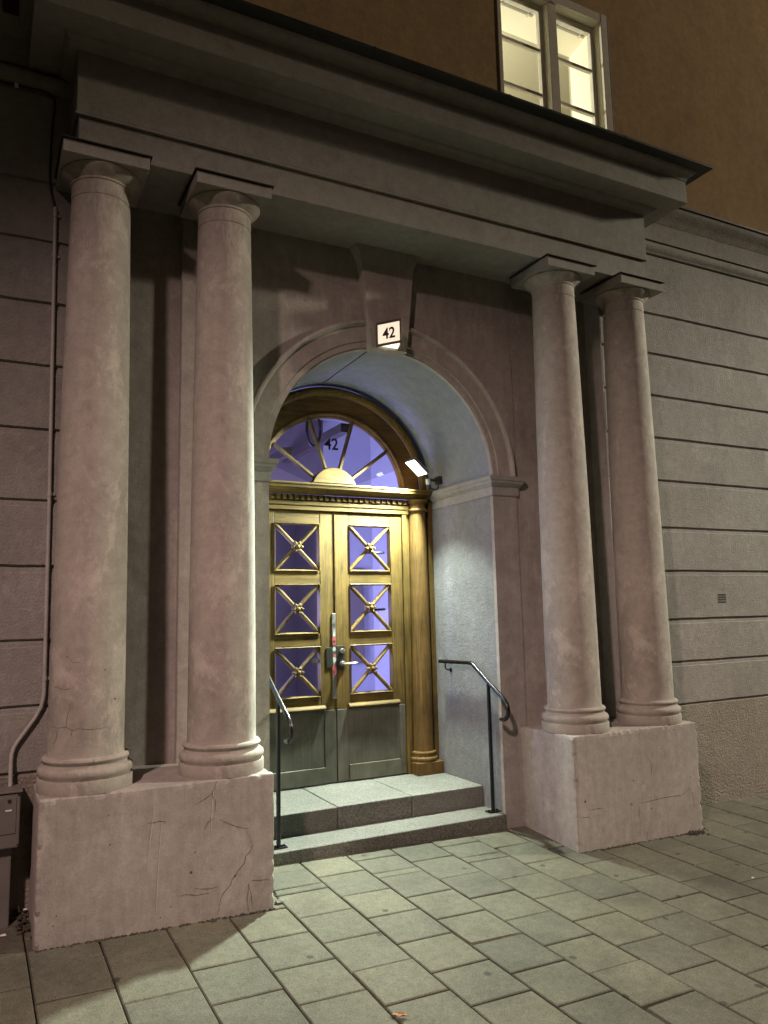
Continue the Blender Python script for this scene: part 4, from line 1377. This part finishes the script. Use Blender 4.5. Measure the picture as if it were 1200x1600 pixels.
# ================================================================== small things on the ground
g = gz(1.163, -1.024)
m = MB()
lf = [(-0.042, 0.0), (-0.03, 0.012), (-0.012, 0.010), (-0.004, 0.019), (0.008, 0.011), (0.022, 0.013), (0.036, 0.004), (0.05, 0.002), (0.034, -0.004), (0.018, -0.012), (0.0, -0.009), (-0.016, -0.014), (-0.03, -0.008)]
ca, sa = math.cos(-0.55), math.sin(-0.55)
rows = [[], []]
for x, y in lf:
    for q, k in ((0, 1.0), (1, 0.45)):
        xx, yy = x * k * 0.75, y * k * 0.75
        z = g + 0.006 + (0.006 if q == 0 else 0.002) * (0.5 + 0.5 * math.sin(x * 140 + y * 90)) + abs(yy) * 0.3
        rows[q].append((1.163 + xx * ca - yy * sa, -1.024 + xx * sa + yy * ca, z))
m.strip(rows, True)
m.add(rows[1], [tuple(range(len(lf)))])
o = m.build('fallen_leaf', M['leaf'])
o.modifiers.new('thickness', 'SOLIDIFY').thickness = 0.0006
tag(o, 'curled orange dry leaf lying on the pavement at the bottom edge', 'leaf')
o = MB().tube([(-0.045, 0.392, gz(-0.045, 0.39) + 0.034), (-0.040, 0.388, gz(-0.04, 0.39) + 0.010), (-0.018, 0.392, gz(-0.02, 0.39) + 0.016), (-0.006, 0.386, gz(0, 0.39) + 0.018)], [0.0035, 0.004, 0.004, 0.003], 8).build('paper_scrap', M['paper'])
tag(o, 'bent white paper scrap in the corner between cabinet and pedestal', 'litter')
rl = random.Random(12)
for nm, cx0, cy0, n, mat, lab, cat in (('leaf_litter', 3.862, -0.022, 46, 'soil', 'dark clump of leaf litter at the outer corner of the right pedestal', 'litter'),
                                       ('dirt_heap', -0.030, 0.30, 60, 'soil', 'loose dark dirt beside the left pedestal', 'dirt')):
    m = MB()
    for k in range(n):
        sx, sy = ((0.045, 0.018) if nm == 'leaf_litter' else (0.02, 0.09))
        x = cx0 + rl.gauss(0, sx)
        y = cy0 + rl.gauss(0, sy)
        if nm == 'leaf_litter':
            y = min(y, -0.006)
        s = 0.006 + rl.random() * 0.010
        z = gz(x, y) + 0.002 + rl.random() * 0.012
        th = rl.random() * 6
        p = [(x + s * math.cos(th + q * 1.57) * (0.6 + 0.6 * rl.random()), y + s * math.sin(th + q * 1.57) * (0.6 + 0.6 * rl.random()), z + (rl.random() - 0.5) * 0.012) for q in range(4)]
        m.add(p + [(x, y, z + s * 0.6)], [(0, 1, 4), (1, 2, 4), (2, 3, 4), (3, 0, 4), (3, 2, 1, 0)])
    o = m.build(nm, M[mat])
    o['kind'] = 'stuff'
# mortar and grime that gathers along the foot of the pedestals
m = MB()
for (xa, xb, yy) in ((0.0, W, 0.0), (X3 - W, X3, 0.0)):
    for k in range(150):
        x = xa + (xb - xa) * rl.random()
        s = 0.003 + rl.random() * 0.006
        y = yy - rl.random() ** 2 * 0.018
        z = gz(x, y)
        p = [(x + s * 1.5 * math.cos(q * 1.57 + x * 50), y + s * math.sin(q * 1.57 + x * 50), z - 0.001) for q in range(4)]
        m.add(p + [(x, y, z + s * 0.7)], [(0, 1, 4), (1, 2, 4), (2, 3, 4), (3, 0, 4)])
o = m.build('grit', M['soil'])
o['kind'] = 'stuff'
for (x, y, s, lab, mt) in ((1.085, 0.045, 0.018, 'pale broken stone chip beside the inner corner of the left pedestal', 'granite'),
                           (-0.108, 0.191, 0.009, 'white pebble on the pavement below the cabinet', 'paper'),
                           (3.555, -0.658, 0.006, 'tiny white pebble on the dim pavement at lower right', 'paper')):
    z = gz(x, y)
    bm = bmesh.new()
    bmesh.ops.create_icosphere(bm, subdivisions=2, radius=s)
    for v in bm.verts:
        v.co *= 0.8 + 0.4 * rl.random()
        v.co.z *= 0.55
    vs = [(v.co.x * 1.4 + x, v.co.y + y, v.co.z + z + s * 0.4) for v in bm.verts]
    fs = [tuple(v.index for v in f.verts) for f in bm.faces]
    bm.free()
    o = MB().add(vs, fs).build('stone_chip' if mt == 'granite' else 'pebble', M[mt])
    tag(o, lab, 'stone')
